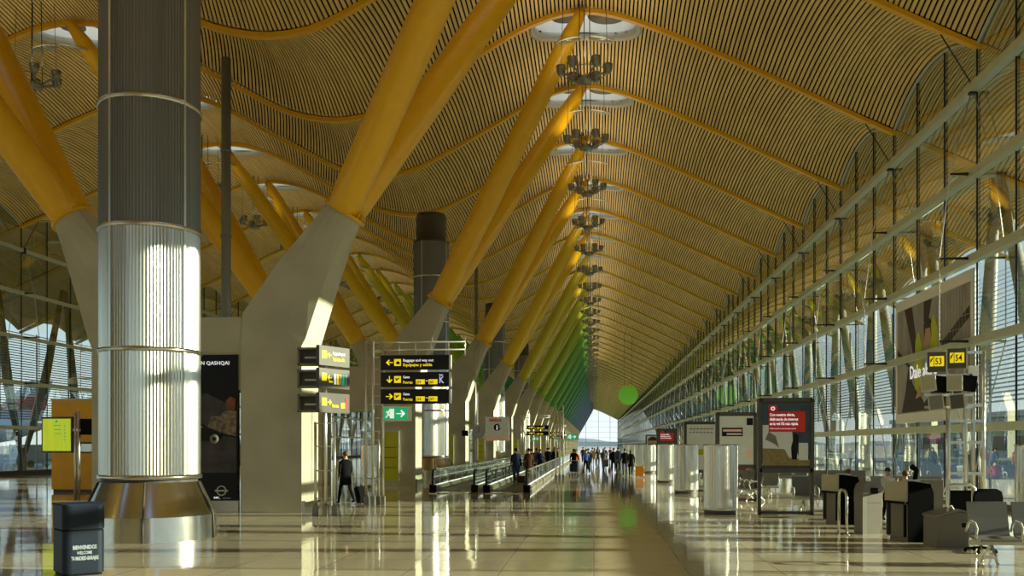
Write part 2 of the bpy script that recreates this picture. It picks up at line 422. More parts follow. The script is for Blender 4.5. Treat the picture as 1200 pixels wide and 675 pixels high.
# ------------------------------------------------------------------ hanging light clusters
def lamp_cluster(detail=True):
    t = thing('hanging_light_cluster', '', 'light')
    arms = MB(); 
    for k in range(6):
        a = k*PI/3; arms.tube([(0.15*cos(a), .15*sin(a), -.45), (.75*cos(a), .75*sin(a), -.18), (1.0*cos(a), 1.0*sin(a), -.1)], .05, 6)
    arms.lathe([(.05, -.62), (.35, -.55), (.40, -.40), (.2, -.25), (.05, -.2)], n=16)
    arms.tube([(1.0*cos(k*PI/12), 1.0*sin(k*PI/12), -.12) for k in range(25)], .025, 5, cap=False)
    arms.build('arm_frame', 'lampbody', t)
    for k in range(6):
        a = k*PI/3
        l = MB().lathe([(.05, -.20), (.13, -.18), (.20, -.02), (.23, .24), (.20, .24), (.18, .0)], n=14).build('lamp', 'lampbody', t)
        l.location = (1.05*cos(a), 1.05*sin(a), 0)
        g = MB().lathe([(.01, .18), (.20, .21)], n=14).build('lens', 'light', l)
    cb = MB()
    for k in range(3):
        a = k*2*PI/3+.5; cb.tube([(.3*cos(a), .3*sin(a), -.3), (.25*cos(a), .25*sin(a), 3.6)], .022, 5)
    for k in (0, 3): 
        a = k*PI/3; cb.tube([(1.05*cos(a), 1.05*sin(a), .2), (.95*cos(a), .95*sin(a), 3.4)], .012, 4)
    cb.build('cable', 'cable_dark', t)
    for sx in (-1, 1):
        d = MB().lathe([(.02, 0), (.60, .03), (.64, .08), (.6, .06), (.02, .03)], n=22).build('reflector_disc', 'glass_small', t)
        d.location = (.75*sx, 2.0, 2.2); d.rotation_euler = (.25, .2*sx, 0)
        MB().lathe([(.62, .0), (.67, .0), (.67, .06), (.62, .06), (.62, 0)], n=22).build('disc_rim', 'lgrey', d)
    return t
lc0 = lamp_cluster(); lc0.scale = (.93, .93, .93)
first = True
for side, x, cnt, dz in (('right', APX[0], 34, 17.75), ('left', APX[1], 12, 18.3)):
    for i in range(cnt):
        if first: o = lc0; first = False
        else: o = copy_tree(lc0)
        o.location = (x, 39.5+S*i, dz)
        where = 'under the main hall ridge' if side == 'right' else 'under the left nave ridge'
        if i < 10: tag(o, '%s ring of grey lamps hanging %s, from the camera' % (ORD[i], where), 'light', 'hanging light clusters ' + where)
        else: tag(o, 'tiny far ring of lamps hanging %s, beyond the tenth' % where, 'light', 'far light clusters ' + where)

# ------------------------------------------------------------------ tree supports: concrete frame with four steel struts
MX = -12.0   # mirror line of the two halves
NODE = Vector((-7.62, 0, 9.2)); 
def concrete_frame(k):
    mb = MB()
    YT = .85
    xr, xl = -8.72, -10.6
    tip = {}
    for s_ in (1, -1):
        def X(x): return x if s_ == 1 else 2*MX-x
        # pier block + beam half
        ring = []
        def sec(p0, p1, yt, rnd=0.0):
            # 12-gon section between edge points p0 (inner) and p1 (outer) in xz, half depth yt; rnd 0 square .. 1 round
            c = ((p0[0]+p1[0])/2, (p0[1]+p1[1])/2); hx = ((p1[0]-p0[0])/2, (p1[1]-p0[1])/2); out = []
            for q in range(16):
                a = 2*PI*q/16; ca, sa = cos(a), sin(a); m = max(abs(ca), abs(sa)); f = (1/m)*(1-rnd)+rnd
                out.append((X(c[0]+hx[0]*ca*f), yt*sa*f, c[1]+hx[1]*ca*f))
            return out
        secs = [sec((xl, 0), (xr, 0), YT), sec((xl, 4.9), (xr, 5.0), YT), sec((xl+.05, 6.0), (xr+.12, 5.25), YT*.98), sec((-9.5, 7.55), (-8.05, 6.9), .78, .1), sec((-8.5, 8.95), (-7.42, 8.3), .66, .6), sec((-8.16, 9.45), (-7.1, 8.95), .60, 1.0)]
        vs = [v for s2 in secs for v in s2]; fs = []
        for i in range(len(secs)-1):
            for q in range(16):
                f = (i*16+q, i*16+(q+1) % 16, (i+1)*16+(q+1) % 16, (i+1)*16+q)
                fs.append(f if s_ == -1 else tuple(reversed(f)))
        fs.append(tuple(range((len(secs)-1)*16, len(secs)*16)))
        mb.add(vs, fs, 0)
    mb.box(2*MX-xl-.01, xl+.01, -YT+.06, YT-.06, 3.7, 5.9)
    # formwork joint grooves shown as slightly recessed dark lines
    return mb
def strut_mb(s_, d):
    x0 = NODE.x; x1 = APX[0]-.15
    if s_ == -1: x0 = 2*MX-x0; x1 = APX[1]+.15
    a = Vector((x0, d*.25, NODE.z)); b = Vector((x1, d*4.35, (21.35 if s_ == 1 else 21.8)))
    mb = MB(); dr = (b-a)
    ts = [0, .03, .35, .8, .93, 1.0]; rs = [.50, .52, .54, .46, .36, .22]
    mb.tube([a+dr*t for t in ts], rs, 22)
    return mb, a, dr.normalized()
conc = concrete_frame(0).mesh('concrete_frame', 'concrete')
NT0, NT1 = -1, 28
fl_cache = {}
for k in range(NT0, NT1):
    Y = 28.3+18*k
    if k < 0: lab = 'orange strut of the concrete support nearest the camera, left edge above'; lab = 'nearest tree-shaped roof support, its orange struts crossing the top left corner'
    elif k < 9: lab = '%s concrete roof support with %s struts, counted along the row from the big steel column' % (ORD[k] if k else 'first', 'yellow' if k < 4 else ('yellow-green' if k < 6 else 'green'))
    else: lab = 'far concrete roof support with dark green to blue struts, beyond the ninth of the row'
    t = thing('roof_support', lab, 'support', (0, Y, 0), 0, 'tree-shaped roof supports' if k < 9 else 'far tree-shaped roof supports')
    put('concrete_frame', conc, t)
    cm = mat_col('strut_paint_%d' % (k+1), strut_colour(k+1), .33)
    for s_ in (1, -1):
        for d in (-1, 1):
            mb, a, dr = strut_mb(s_, d); so = mb.build('strut', cm, t)
        # bolted flange at the head of the concrete arm
        fm = MB(); x0 = NODE.x if s_ == 1 else 2*MX-NODE.x
        dd = Vector(((APX[0]-NODE.x)*s_, 0, 12.2)).normalized(); u = Vector((0, 1, 0)); w = dd.cross(u)
        c0 = Vector((x0, 0, NODE.z))-dd*.06
        fm.tube([c0-dd*.05, c0+dd*.05], .70, 28)
        if k < 6:
            for q in range(18):
                a2 = 2*PI*q/18; p = c0+(u*cos(a2)+w*sin(a2))*.61; fm.tube([p+dd*.05, p+dd*.22], .045, 5)
        fm.build('flange', cm, t)

# ------------------------------------------------------------------ big steel columns
def steel_column(y, lab):
    t = thing('steel_column', lab, 'column', (-9.78, y, 0), 0, 'large ribbed steel columns along the hall')
    R = 1.06
    rings = [1.35, 4.08, 6.72, 9.42, 12.1, 14.2]
    MB().lathe([(1.42, 0), (1.40, .52)], n=56).lathe([(1.40, .52), (1.06, 1.24)], n=56).build('base_cone', 'steel_smooth', t)
    sm = MB()
    for k in range(5):
        a = -PI/2+.35+k*2*PI/5
        p = [(r*cos(a), r*sin(a), z) for r, z in ((1.435, 0), (1.415, .52), (1.075, 1.24))]; sm.tube(p, .022, 5)
    sm.build('base_seam', 'dgrey', t)
    MB().lathe([(1.0, 1.2), (1.0, 1.36)], n=40).build('shadow_gap', 'dgrey', t)
    for z0, z1 in zip(rings, rings[1:]):
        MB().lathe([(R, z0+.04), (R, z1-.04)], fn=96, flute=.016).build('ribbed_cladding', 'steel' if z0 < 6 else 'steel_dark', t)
    for z in rings[:-1]:
        MB().lathe([(R, z-.05), (R+.035, z-.04), (R+.035, z+.04), (R, z+.05)], n=56).build('joint_band', 'steel_smooth', t)
    s2 = MB()
    for a in (-PI/2-.38, -PI/2+1.15, PI/2):
        s2.box(-.03, .03, -.02, .03, 1.35, 14.2, mat=Matrix.Rotation(a-PI/2, 4, 'Z') @ Matrix.Translation((0, R, 0)))
    s2.build('cover_strip', 'steel_pipe', t)
    MB().lathe([(R+.0, 14.2), (R+.03, 14.25), (R*.86, 14.3), (R*.86, 15.7), (R*.8, 15.9), (.02, 15.9)], n=48).build('outlet_cap', 'dark_duct', t)
    return t
COLLAB = ['huge ribbed steel column on a flared cone base, left foreground', 'dark-topped steel column behind the hanging black direction boards', 'steel column behind the round-i information sign, third of its row', 'fourth steel column of the row, far down the hall']
for i, y in enumerate((20, 56, 92, 128)): steel_column(y, COLLAB[i])
# slim vertical roof drain pipes
for (x, y, r, lab) in ((-15.5, 38.5, .2, 'thick dark grey vertical pipe just right of the big steel column'), (-9.3, 74, .14, 'slim grey vertical pipe between the third and fourth roof supports')):
    z = RZ(x)+.2
    t = thing('roof_drain_pipe', lab, 'pipe', (x, y, 0)); 
    MB().tube([(0, 0, 0), (0, 0, z)], r, 16).build('pipe', 'pipe_grey', t)
    cl = MB()
    for q in range(1, 5): cl.lathe([(r, q*3.6), (r+.03, q*3.6), (r+.03, q*3.6+.12), (r, q*3.6+.12)], n=16)
    cl.build('pipe_clamp', 'grey', t)

# ------------------------------------------------------------------ floor and outside ground
YE = rib_y(N1)
MB().add([(-38.7, -26, 0), (13.15, -26, 0), (13.15, YE, 0), (-38.7, YE, 0)], [(0, 1, 2, 3)]).build('floor', 'floor')['kind'] = 'structure'
g = MB().box(-900, 900, -300, 2500, -1.2, -.05).build('ground', 'apron'); g['kind'] = 'structure'
MB().box(-38.7, 13.15, -26, YE, -1.0, -.01).build('floor_slab', 'grey')['kind'] = 'structure'
struct(MB().prism([(-38.7, 0), (13.15, 0)]+[(x, RZ(x)+.2) for x in [13.15-1.0*i for i in range(52)]], -26, -25.6), 'wall_light_block', 'block_wall')  # unseen wall added behind the camera to keep out excess daylight

# ------------------------------------------------------------------ glass facades
XR, XL = 13.15, -38.7
def facade(x, name, ztop):
    mb = MB(); n = N0
    for n in range(N0, N1):
        y0 = rib_y(n); pts = [(y0, 0), (y0+S, 0)]+[(y0+S*t, roofz(x, t)+.02) for t in [1-.1*i for i in range(11)]]
        mb.add([(x, p[0], p[1]) for p in pts], [tuple(range(len(pts)))])
    return struct(mb, name, 'glass')
facade(XR, 'window_1', 0); facade(XL, 'window_2', 0)
# end wall of glass
xs = [XL+(XR-XL)*i/52 for i in range(53)]
struct(MB().add([(XL, YE, 0), (XR, YE, 0)]+[(x, YE, RZ(x)+.02) for x in reversed(xs)], [tuple(range(55))]), 'window_3', 'glass_small')
em = MB()
for x in (-30, -21, -12, -4.5, 2.5, 9): em.box(x-.12, x+.12, YE-.3, YE-.1, 0, RZ(x))
for z in (3, 6, 9, 12, 15): em.box(XL, XR, YE-.25, YE-.15, z-.06, z+.06)
struct(em, 'window_frame_end', 'lgrey')
# mullions every three metres, black; scalloped edge trim along the roof
def mullions(x, name, sgn):
    mb = MB(); y = rib_y(N0)
    i = 0
    while y < YE-.1:
        t = ((y-rib_y(N0)) % S)/S
        mb.box(x-.03, x+.03, y-.012, y+.012, 0, roofz(x, t)); y += 3.0
    struct(mb, name, 'mullion')
mullions(XR-.04, 'window_frame_right', 1); mullions(XL+.04, 'window_frame_left', -1)
def edge_trim(x, name, sgn):
    mb = MB()
    for n in range(N0, N1):
        y0 = rib_y(n); mb.tube([(x-.06*sgn, y0+S*i/14, roofz(x, i/14)-.03) for i in range(15)], .06, 6)
    struct(mb, name, 'lgrey')
edge_trim(XR, 'trim_1', 1); edge_trim(XL, 'trim_2', -1)
ZR = [14.3, 11.35, 8.45, 5.6, 2.65]; ZL = [15.2, 12.3, 9.3, 6.2, 3.2]
ti = 3
for z in ZR:
    struct(MB().box(XR-.34, XR-.02, rib_y(N0), YE-.3, z-.15, z+.12), 'trim_%d' % ti, 'beam'); ti += 1
for z in ZL:
    struct(MB().box(XL+.09, XL+.27, rib_y(N0), YE-.3, z-.13, z+.11), 'trim_%d' % ti, 'beam'); ti += 1
struct(MB().box(XR-.35, XR-.06, rib_y(N0), YE-.3, 0, .18), 'baseboard_right', 'grey'); struct(MB().box(XL+.06, XL+.35, rib_y(N0), YE-.3, 0, .3), 'baseboard_left', 'dgrey')

# cable trusses standing behind each rib on the facade
def truss_mesh(x, s, Z, zr):
    mb = MB(); xb = x-.2*s
    tips = [(0, Z[0]), (.75, Z[1]), (1.1, Z[2]), (1.1, Z[3]), (.35, Z[4])]
    for i in range(1, 4):
        a, z = tips[i]; mb.prism([(xb-a, z-.02), (xb-.1, z-.05), (xb+.1, z-.05), (xb+a, z-.02), (xb+a, z+.03), (xb, z+.05), (xb-a, z+.03)], -.04, .04, mi=0)
    for sg in (-1, 1):
        pts = [(xb+sg*a*(1 if i else 0), 0, z) for i, (a, z) in enumerate(tips)]+[(xb-.05*sg, 0, .1)]
        mb.tube(pts, .023, 5, mi=1)
    mb.tube([(xb, 0, Z[0]+.1), (xb-1.05*s, 0, zr-.05)], .022, 6, mi=0)
    mb.box(xb-.12, xb+.12, -.10, .10, Z[0]-.22, Z[0]+.16)
    return mb.mesh('cable_truss', ['mullion', 'cable'])
tr_r = truss_mesh(XR, 1, ZR, RZ(XR-1.25)-.15); tr_l = truss_mesh(XL, -1, ZL, RZ(XL+1.25)-.15)
for side, me, n_ in (('right', tr_r, 44), ('left', tr_l, 26)):
    for i in range(n_):
        n = i-2; o = put('cable_truss', me); o.location = (0, rib_y(n), 0)
        if i < 2: lab = 'black cable truss on the %s glass wall, nearer than the banner' % side
        elif i < 12: lab = '%s black-armed cable truss bracing the %s glass wall, counted from the picture edge' % (ORD[i-2].replace('nearest', 'first'), side)
        else: lab = 'tiny far cable truss on the %s glass wall, beyond the tenth' % side
        tag(o, lab, 'cable truss', ('cable trusses on the %s glass wall' if i < 12 else 'far cable trusses on the %s glass wall') % side)

# ------------------------------------------------------------------ outside: louvre screens and slanting struts, airport beyond
def louver_mesh(x, z0, z1, s):
    mb = MB(); z = z0
    while z < z1:
        mb.prism([(x-.09, z-.05*s), (x+.09, z+.03*s), (x+.09, z+.05*s), (x-.09, z-.03*s)], 0, S-.15); z += .19
    mb.box(x-.04, x+.04, .02, .10, -.06, z1); mb.box(x-.04, x+.04, S/2-.04, S/2+.04, z0-.1, z1)
    return mb
lr = louver_mesh(17.2, 3.9, 9.6, 1).mesh('sun_louver', 'louver'); ll = louver_mesh(-43.2, 4.0, 10.6, -1).mesh('sun_louver', 'louver')
for side, me, x in (('right', lr, 17.6), ('left', ll, -43.0)):
    for i in range(28):
        n = i-3; o = put('sun_louver', me); o.location = (0, rib_y(n), 0)
        lab = '%s pale horizontal louvre screen outside the %s glass wall, counted from the camera' % (ORD[i], side) if i < 12 else 'far louvre screen outside the %s glass wall, beyond the twelfth' % side
        tag(o, lab, 'louvre screen', ('louvre screens outside the %s glass' if i < 12 else 'far louvre screens outside the %s glass') % side)
def vpair(side):
    s = 1 if side == 'right' else -1; x = 17.9 if s == 1 else -44.0; mat = 'vstrut' if s == 1 else 'vstrut_silhouette'
    t = thing('slanting_strut_pair', '', 'strut'); zt = RZ(x-.6*s)
    for d in (-1, 1):
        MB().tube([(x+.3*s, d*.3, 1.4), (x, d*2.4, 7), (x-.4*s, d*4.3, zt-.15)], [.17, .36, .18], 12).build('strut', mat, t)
    MB().tube([(x+.5*s, 0, -.06), (x+.4*s, 0, .8), (x+.3*s, 0, 1.8)], [.45, .4, .22], 14).build('footing', mat, t)
    return t
for side in ('right', 'left'):
    t0 = vpair(side)
    for i in range(24):
        n = i-3; o = t0 if i == 0 else copy_tree(t0); o.location = (0, rib_y(n)+4.5 if side == 'right' else rib_y(n), 0)
        lab = '%s slanting strut pair outside the %s glass wall, counted from the camera' % (ORD[i], side) if i < 12 else 'far slanting strut pair outside the %s glass wall, beyond the twelfth' % side
        tag(o, lab, 'strut', ('slanting struts outside the %s glass' if i < 12 else 'far slanting struts outside the %s glass') % side)
# airport buildings
def building(name, lab, x0, x1, y0, y1, h, band=None):
    t = thing(name, lab, 'building', ((x0+x1)/2, (y0+y1)/2, 0)); cx, cy = (x0+x1)/2, (y0+y1)/2
    MB().box(x0-cx, x1-cx, y0-cy, y1-cy, -.06, h).build('wall', 'bldg', t)
    MB().box(x0-cx-.3, x1-cx+.3, y0-cy-.3, y1-cy+.3, h, h+.6).build('roof', 'lgrey', t)
    if band: MB().box(x0-cx-.1, x1-cx+.1, y0-cy-.1, y1-cy+.1, band, band+1.2).build('colour_band', 'bldg_band', t)
    w = MB()
    for q in range(int((y1-y0)/6)): w.box(x0-cx-.08, x0-cx, y0-cy+1.5+q*6, y0-cy+5+q*6, 1.4, 3)
    w.build('window_band', 'dgrey', t)
building('terminal_building', 'pale low terminal building with a green band seen through the right glass wall', 46, 60, 60, 150, 5.2, 3.3)
building('terminal_building', 'pale service block across the apron, beyond the right glass wall', 70, 90, 20, 52, 6.0)
building('cargo_building', 'long pale building on the horizon beyond the end glass wall', -60, 60, 1150, 1180, 5)
def hills():
    mb = MB(); N = 60; vs = []
    for i in range(N+1):
        x = -900+1800*i/N; z = 9+4*sin(i*.5)+3*sin(i*1.3+1); vs += [(x, 1900, -.06), (x, 1950, z), (x, 2050, z*.9), (x, 2150, -.06)]
    fs = [(i*4+j, i*4+4+j, i*4+5+j, i*4+1+j) for i in range(N) for j in range(3)]
    return mb.add(vs, fs, 0, True)
struct(hills(), 'hills', 'hill')
def airliner():
    t = thing('airliner', 'white airliner with a red-marked tail parked beyond the left glass wall', 'airplane', (-72, 86, 0), .35)
    MB().tube([(-14, 0, 2.6), (-12, 0, 3.0), (-8, 0, 3.1), (8, 0, 3.1), (14, 0, 3.5), (17, 0, 4.0)], [.3, 1.3, 1.75, 1.75, 1.0, .25], 20).build('fuselage', 'plane', t)
    MB().prism([(11, 4.4), (16.5, 4.4), (17.6, 8.6), (15.6, 8.6)], -.15, .15).build('tail_fin', ['plane'], t)
    MB().prism([(12.8, 5.6), (16.9, 5.6), (17.2, 6.9), (14.2, 6.9)], -.17, .17).build('tail_marking', 'plane_red', t)
    MB().prism([(-3, 1.6), (3.5, 1.6), (8.5, 14), (6.5, 14)], 2.2, 2.45, 'z').prism([(-3, -1.6), (3.5, -1.6), (8.5, -14), (6.5, -14)], 2.2, 2.45, 'z').build('wing', 'plane', t)
    for s in (-1, 1): MB().tube([(-2.5, 5*s, 1.6), (.8, 5*s, 1.6)], [.75, .55], 14).build('engine', 'lgrey', t)
    for x, y in ((-9, 0), (2, 2), (2, -2)): MB().tube([(x, y, -.05), (x, y, 2.4)], .12, 8).tube([(x, y-.25, .45), (x, y+.25, .45)], .5, 14).build('landing_gear', 'dgrey', t)
airliner()
def van(loc, rz, lab, mat):
    t = thing('service_van', lab, 'van', loc, rz)
    MB().prism([(-2.3, .35), (2.3, .35), (2.35, 1.1), (1.7, 1.25), (1.1, 2.1), (-2.3, 2.1)], -.95, .95).build('body', mat, t)
    MB().prism([(1.12, 1.3), (1.62, 1.3), (1.1, 2.0), (.3, 2.0), (.3, 1.3)], -.97, .97).build('window_glass', 'dgrey', t)
    for x in (-1.5, 1.5):
        for y in (-.9, .9): MB().tube([(x, y-.1, .32), (x, y+.1, .32)], .36, 16).build('wheel', 'rubber', t)
van((-56, 66, -.05), .4, 'pale blue service van on the apron beyond the left glass wall', 'louver')
van((-52, 84, -.05), 1.2, 'white service van parked farther along beyond the left glass wall', 'plane')

# ------------------------------------------------------------------ moving walkways
def walkway(x0, x1, y0, y1, lab):
    t = thing('moving_walkway', lab, 'moving walkway', ((x0+x1)/2, y0, 0), 0, 'moving walkways'); h = (x1-x0)/2; ln = y1-y0
    MB().box(-h+.2, h-.2, 0, ln, .0, .035).build('belt', 'belt', t)
    MB().box(-h+.2, h-.2, -1.2, 0, .0, .03).build('landing_plate', 'steel_smooth', t)
    for s in (-1, 1):
        x = s*(h-.12)
        MB().prism([(x-.12, 0), (x+.12, 0), (x+.12, .16), (x+.05, .26), (x-.05, .26), (x-.12, .16)], .15, ln).build('skirt', 'skirt', t)
        p = MB().box(x-.012, x+.012, .35, ln-.3, .26, .90); q = 2.0
        while q < ln: p.box(x-.02, x+.02, q-.02, q+.02, .26, .92, 1); q += 2.4
        p.build('glass_balustrade', ['glass_small', 'steel_pipe'], t)
        rl = MB().tube([(x, .30, .12), (x, .08, .2), (x, -.02, .38), (x, 0, .7), (x, .10, .9), (x, .3, .96), (x, .7, .97)], .05, 8).build('newel', 'rubber', t)
        MB().box(x-.045, x+.045, .6, ln, .93, .985).build('handrail', 'steel_pipe', t)
        MB().box(x-.035, x+.035, .45, ln, .27, .31).build('skirt_light', 'textwhite', t)
        MB().box(x-.14, x+.14, .02, .22, 0, .32).build('newel_foot', 'black', t)
walkway(-7.05, -5.0, 40, 100, 'left moving walkway, closest to the concrete piers, with glass balustrades')
walkway(-4.72, -2.75, 40, 128, 'right moving walkway, with travellers standing on it')

# ------------------------------------------------------------------ signs
def arrow(mb, cx, z, d, s=.12):
    # flat arrow, pointing left, right or down in the xz plane
    r = {'l': PI, 'r': 0, 'd': -PI/2}[d]; c, n_ = cos(r), sin(r)
    def T(px, pz): return (cx+(px*c-pz*n_)*s, z+(px*n_+pz*c)*s)
    for poly in ([(-1, -.13), (.7, -.13), (.7, .13), (-1, .13)], [(1, 0), (.15, .85), (-.15, .62), (.5, 0)], [(1, 0), (.5, 0), (-.15, -.62), (.15, -.85)]):
        P = [T(*p) for p in poly]; mb.add([(p[0], 0, p[1]) for p in P]+[(p[0], .006, p[1]) for p in P], [tuple(range(4)), (7, 6, 5, 4), (0, 4, 5, 1), (1, 5, 6, 2), (2, 6, 7, 3), (3, 7, 4, 0)])
def direction_board(w, h, row, full=True):
    """board with its lower left corner at the origin, reading from -Y"""
    t = thing('direction_board', '', 'sign')
    MB().box(0, w, 0, .14, 0, h).build('board', 'board', t)
    MB().box(w, w+.07, -.01, .15, 0, h).build('end_cap', 'lgrey', t)
    mb = MB(); arrow(mb, .30, h/2, row[0]); a = mb.build('arrow', 'yellow', t); a.location = (0, -.012, 0)
    MB().box(.46, .69, -.012, 0, h/2-.115, h/2+.115).build('pictogram', 'yellow', t)
    if row[0] == 'l': MB().box(.53, .65, -.018, -.012, h/2-.06, h/2+.02).box(.56, .62, -.018, -.012, h/2+.02, h/2+.04).build('pictogram_case', 'board', t)
    else: MB().prism([(.50, h/2-.06), (.57, h/2-.03), (.65, h/2+.05), (.62, h/2+.06), (.55, h/2+.02), (.50, h/2+.06), (.49, h/2+.03), (.53, h/2-.01)], -.018, -.012).build('pictogram_plane', 'board', t)
    if full:
        if row[0] == 'l':
            text('bag', (.76, -.004, h/2+.03), 0, 'textwhite', t, .98); text('equ', (.76, -.004, h/2-.125), 0, 'yellow', t, 1.06)
        else:
            text('gates', (.76, -.004, h/2+.04), 0, 'textwhite', t, .8); text('puertas', (.76, -.004, h/2-.14), 0, 'yellow', t, .8)
            for x, key in ((1.20, row[1]), (1.63, row[2])):
                MB().box(x, x+.30, -.012, 0, h/2-.165, h/2+.0).build('gate_plate', 'yellow', t); text(key, (x+.03, -.014, h/2-.135), 0, 'board', t, .9)
            MB().box(1.53, 1.60, -.012, 0, h/2-.06, h/2-.04).build('dash', 'textwhite', t)
            if row[0] == 'd': text('K', (1.98, -.004, h/2-.12), 0, 'lavender', t, .8); text('K2', (1.98, -.004, h/2+.12), 0, 'textwhite', t, .7)
    return t
def gantry_frame(x, y, reach, lab, ztop=5.55, group=None, n_post=3):
    t = thing('sign_gantry', lab, 'sign frame', (x, y, 0), 0, group)
    for px, py in ((-.28, 0), (-.02, -.1), (.12, .14), (.30, 0))[:n_post+1]:
        p = MB().tube([(px, py, 0), (px, py, ztop if px != .12 else ztop*.55)], .045, 8).build('post', 'steel_pipe', t)
        MB().box(px-.07, px+.07, py-.07, py+.07, 0, .30).build('post_shoe', 'grey', p)
    for z in [.9, 2.2, 2.5, 2.95, 3.4, 3.7, 4.1, 4.6, 5.0, ztop-.35, ztop-.04]: MB().tube([(-.28, 0, z), (.30, 0, z)], .022, 6).build('rung', 'steel_pipe', t)
    a = MB()
    for z in (ztop-.04, ztop-.30): a.tube([(-.28, 0, z), (reach, 0, z)], .035, 6)
    for q in range(1, 6): xx = .3+q*(reach-.3)/5; a.tube([(xx, 0, ztop-.5), (xx, 0, ztop+(.12 if q in (3, 5) else 0))], .03, 6)
    a.build('top_arm', 'steel_pipe', t)
    return t
GX, GY = -7.42, 31.3
gantry_frame(GX, GY, 3.1, 'tall pale tubular sign frame carrying the three black direction boards')
rows = [('l',), ('d', 'j59', 'j65'), ('r', 'j54', 'j57')]
blab = ['top black board reading Baggage and way out with left arrow', 'middle black board with down arrow, gates J59 to J65 and letter K', 'bottom black board with right arrow, gates J54 to J57']
for r_, z, lb in zip(rows, (4.56, 3.99, 3.42), blab):
    b = direction_board(2.32, .49, r_); b.location = (GX+.28, GY-.25, z); tag(b, lb, 'sign', 'black direction boards on the near frame')
def exit_sign(loc, lab, s=1.0):
    t = thing('exit_sign', lab, 'sign', loc, 0, 'green exit signs'); t.scale = (s, s, s)
    MB().box(0, .98, 0, .1, 0, .50).build('housing', 'lgrey', t); MB().box(.06, .84, -.012, 0, .05, .45).build('green_panel', 'green', t)
    MB().box(.26, .40, -.018, -.012, .09, .41).build('door_symbol', 'textwhite', t)
    m = MB(); m.prism([(.10, .12), (.15, .10), (.20, .20), (.27, .13), (.31, .15), (.23, .26), (.27, .33), (.22, .36), (.12, .30), (.14, .27), (.19, .29), (.16, .20)], -.024, -.018); m.ball((.26, -.02, .385), .03, 8, 0, (1, .2, 1))
    m.build('running_figure', 'textwhite', t)
    mb = MB(); arrow(mb, .63, .25, 'r', .15); a = mb.build('arrow', 'textwhite', t); a.location = (0, -.018, 0)
exit_sign((GX+.34, GY-.25, 2.84), 'large green exit sign with running figure below the three black boards')
# far gantries
for (x, y, lab, bl) in ((-8.4, 112, 'second sign frame far along the piers', 'far pair of black boards along the piers, %s'), (-8.2, 168, 'third sign frame, farthest along the piers', 'farthest pair of black boards along the piers, %s')):
    gantry_frame(x, y, 3.1, lab, group='far sign frames', n_post=2)
    for r_, z, w in ((rows[1], 3.85, 'upper'), (rows[2], 3.15, 'lower')):
        b = direction_board(2.6, .49, r_, True); b.location = (x+.42, y-.42, z); tag(b, bl % w, 'sign', 'far black direction boards')
    exit_sign((x+1.0, y-.25, 2.5), 'small green exit sign under the %s pair of far boards' % ('nearer' if y < 150 else 'farthest'))
# tall mast with green exit sign at the walkway end
t = thing('sign_mast', 'tall slim paired steel posts standing beside the right walkway, before its green exit sign', 'sign frame', (-2.0, 55, 0))
for px in (-.22, 0, .20):
    p = MB().tube([(px, 0, 0), (px, 0, 4.35 if px else 4.0)], .04, 8).build('post', 'steel_pipe', t); MB().box(px-.07, px+.07, -.07, .07, 0, .28).build('post_shoe', 'grey', p)
for z in (.9, 2.0, 2.8, 3.2, 3.6, 4.0): MB().tube([(-.22, 0, z), (.2, 0, z)], .02, 6).build('rung', 'steel_pipe', t)
exit_sign((-1.62, 55, 2.32), 'green exit sign fixed beside the tall slim mast in mid hall', .74)
MB().tube([(-.2+0, 0, 2.6), (.4, 0, 2.6)], .03, 6).build('bracket', 'steel_pipe', t)

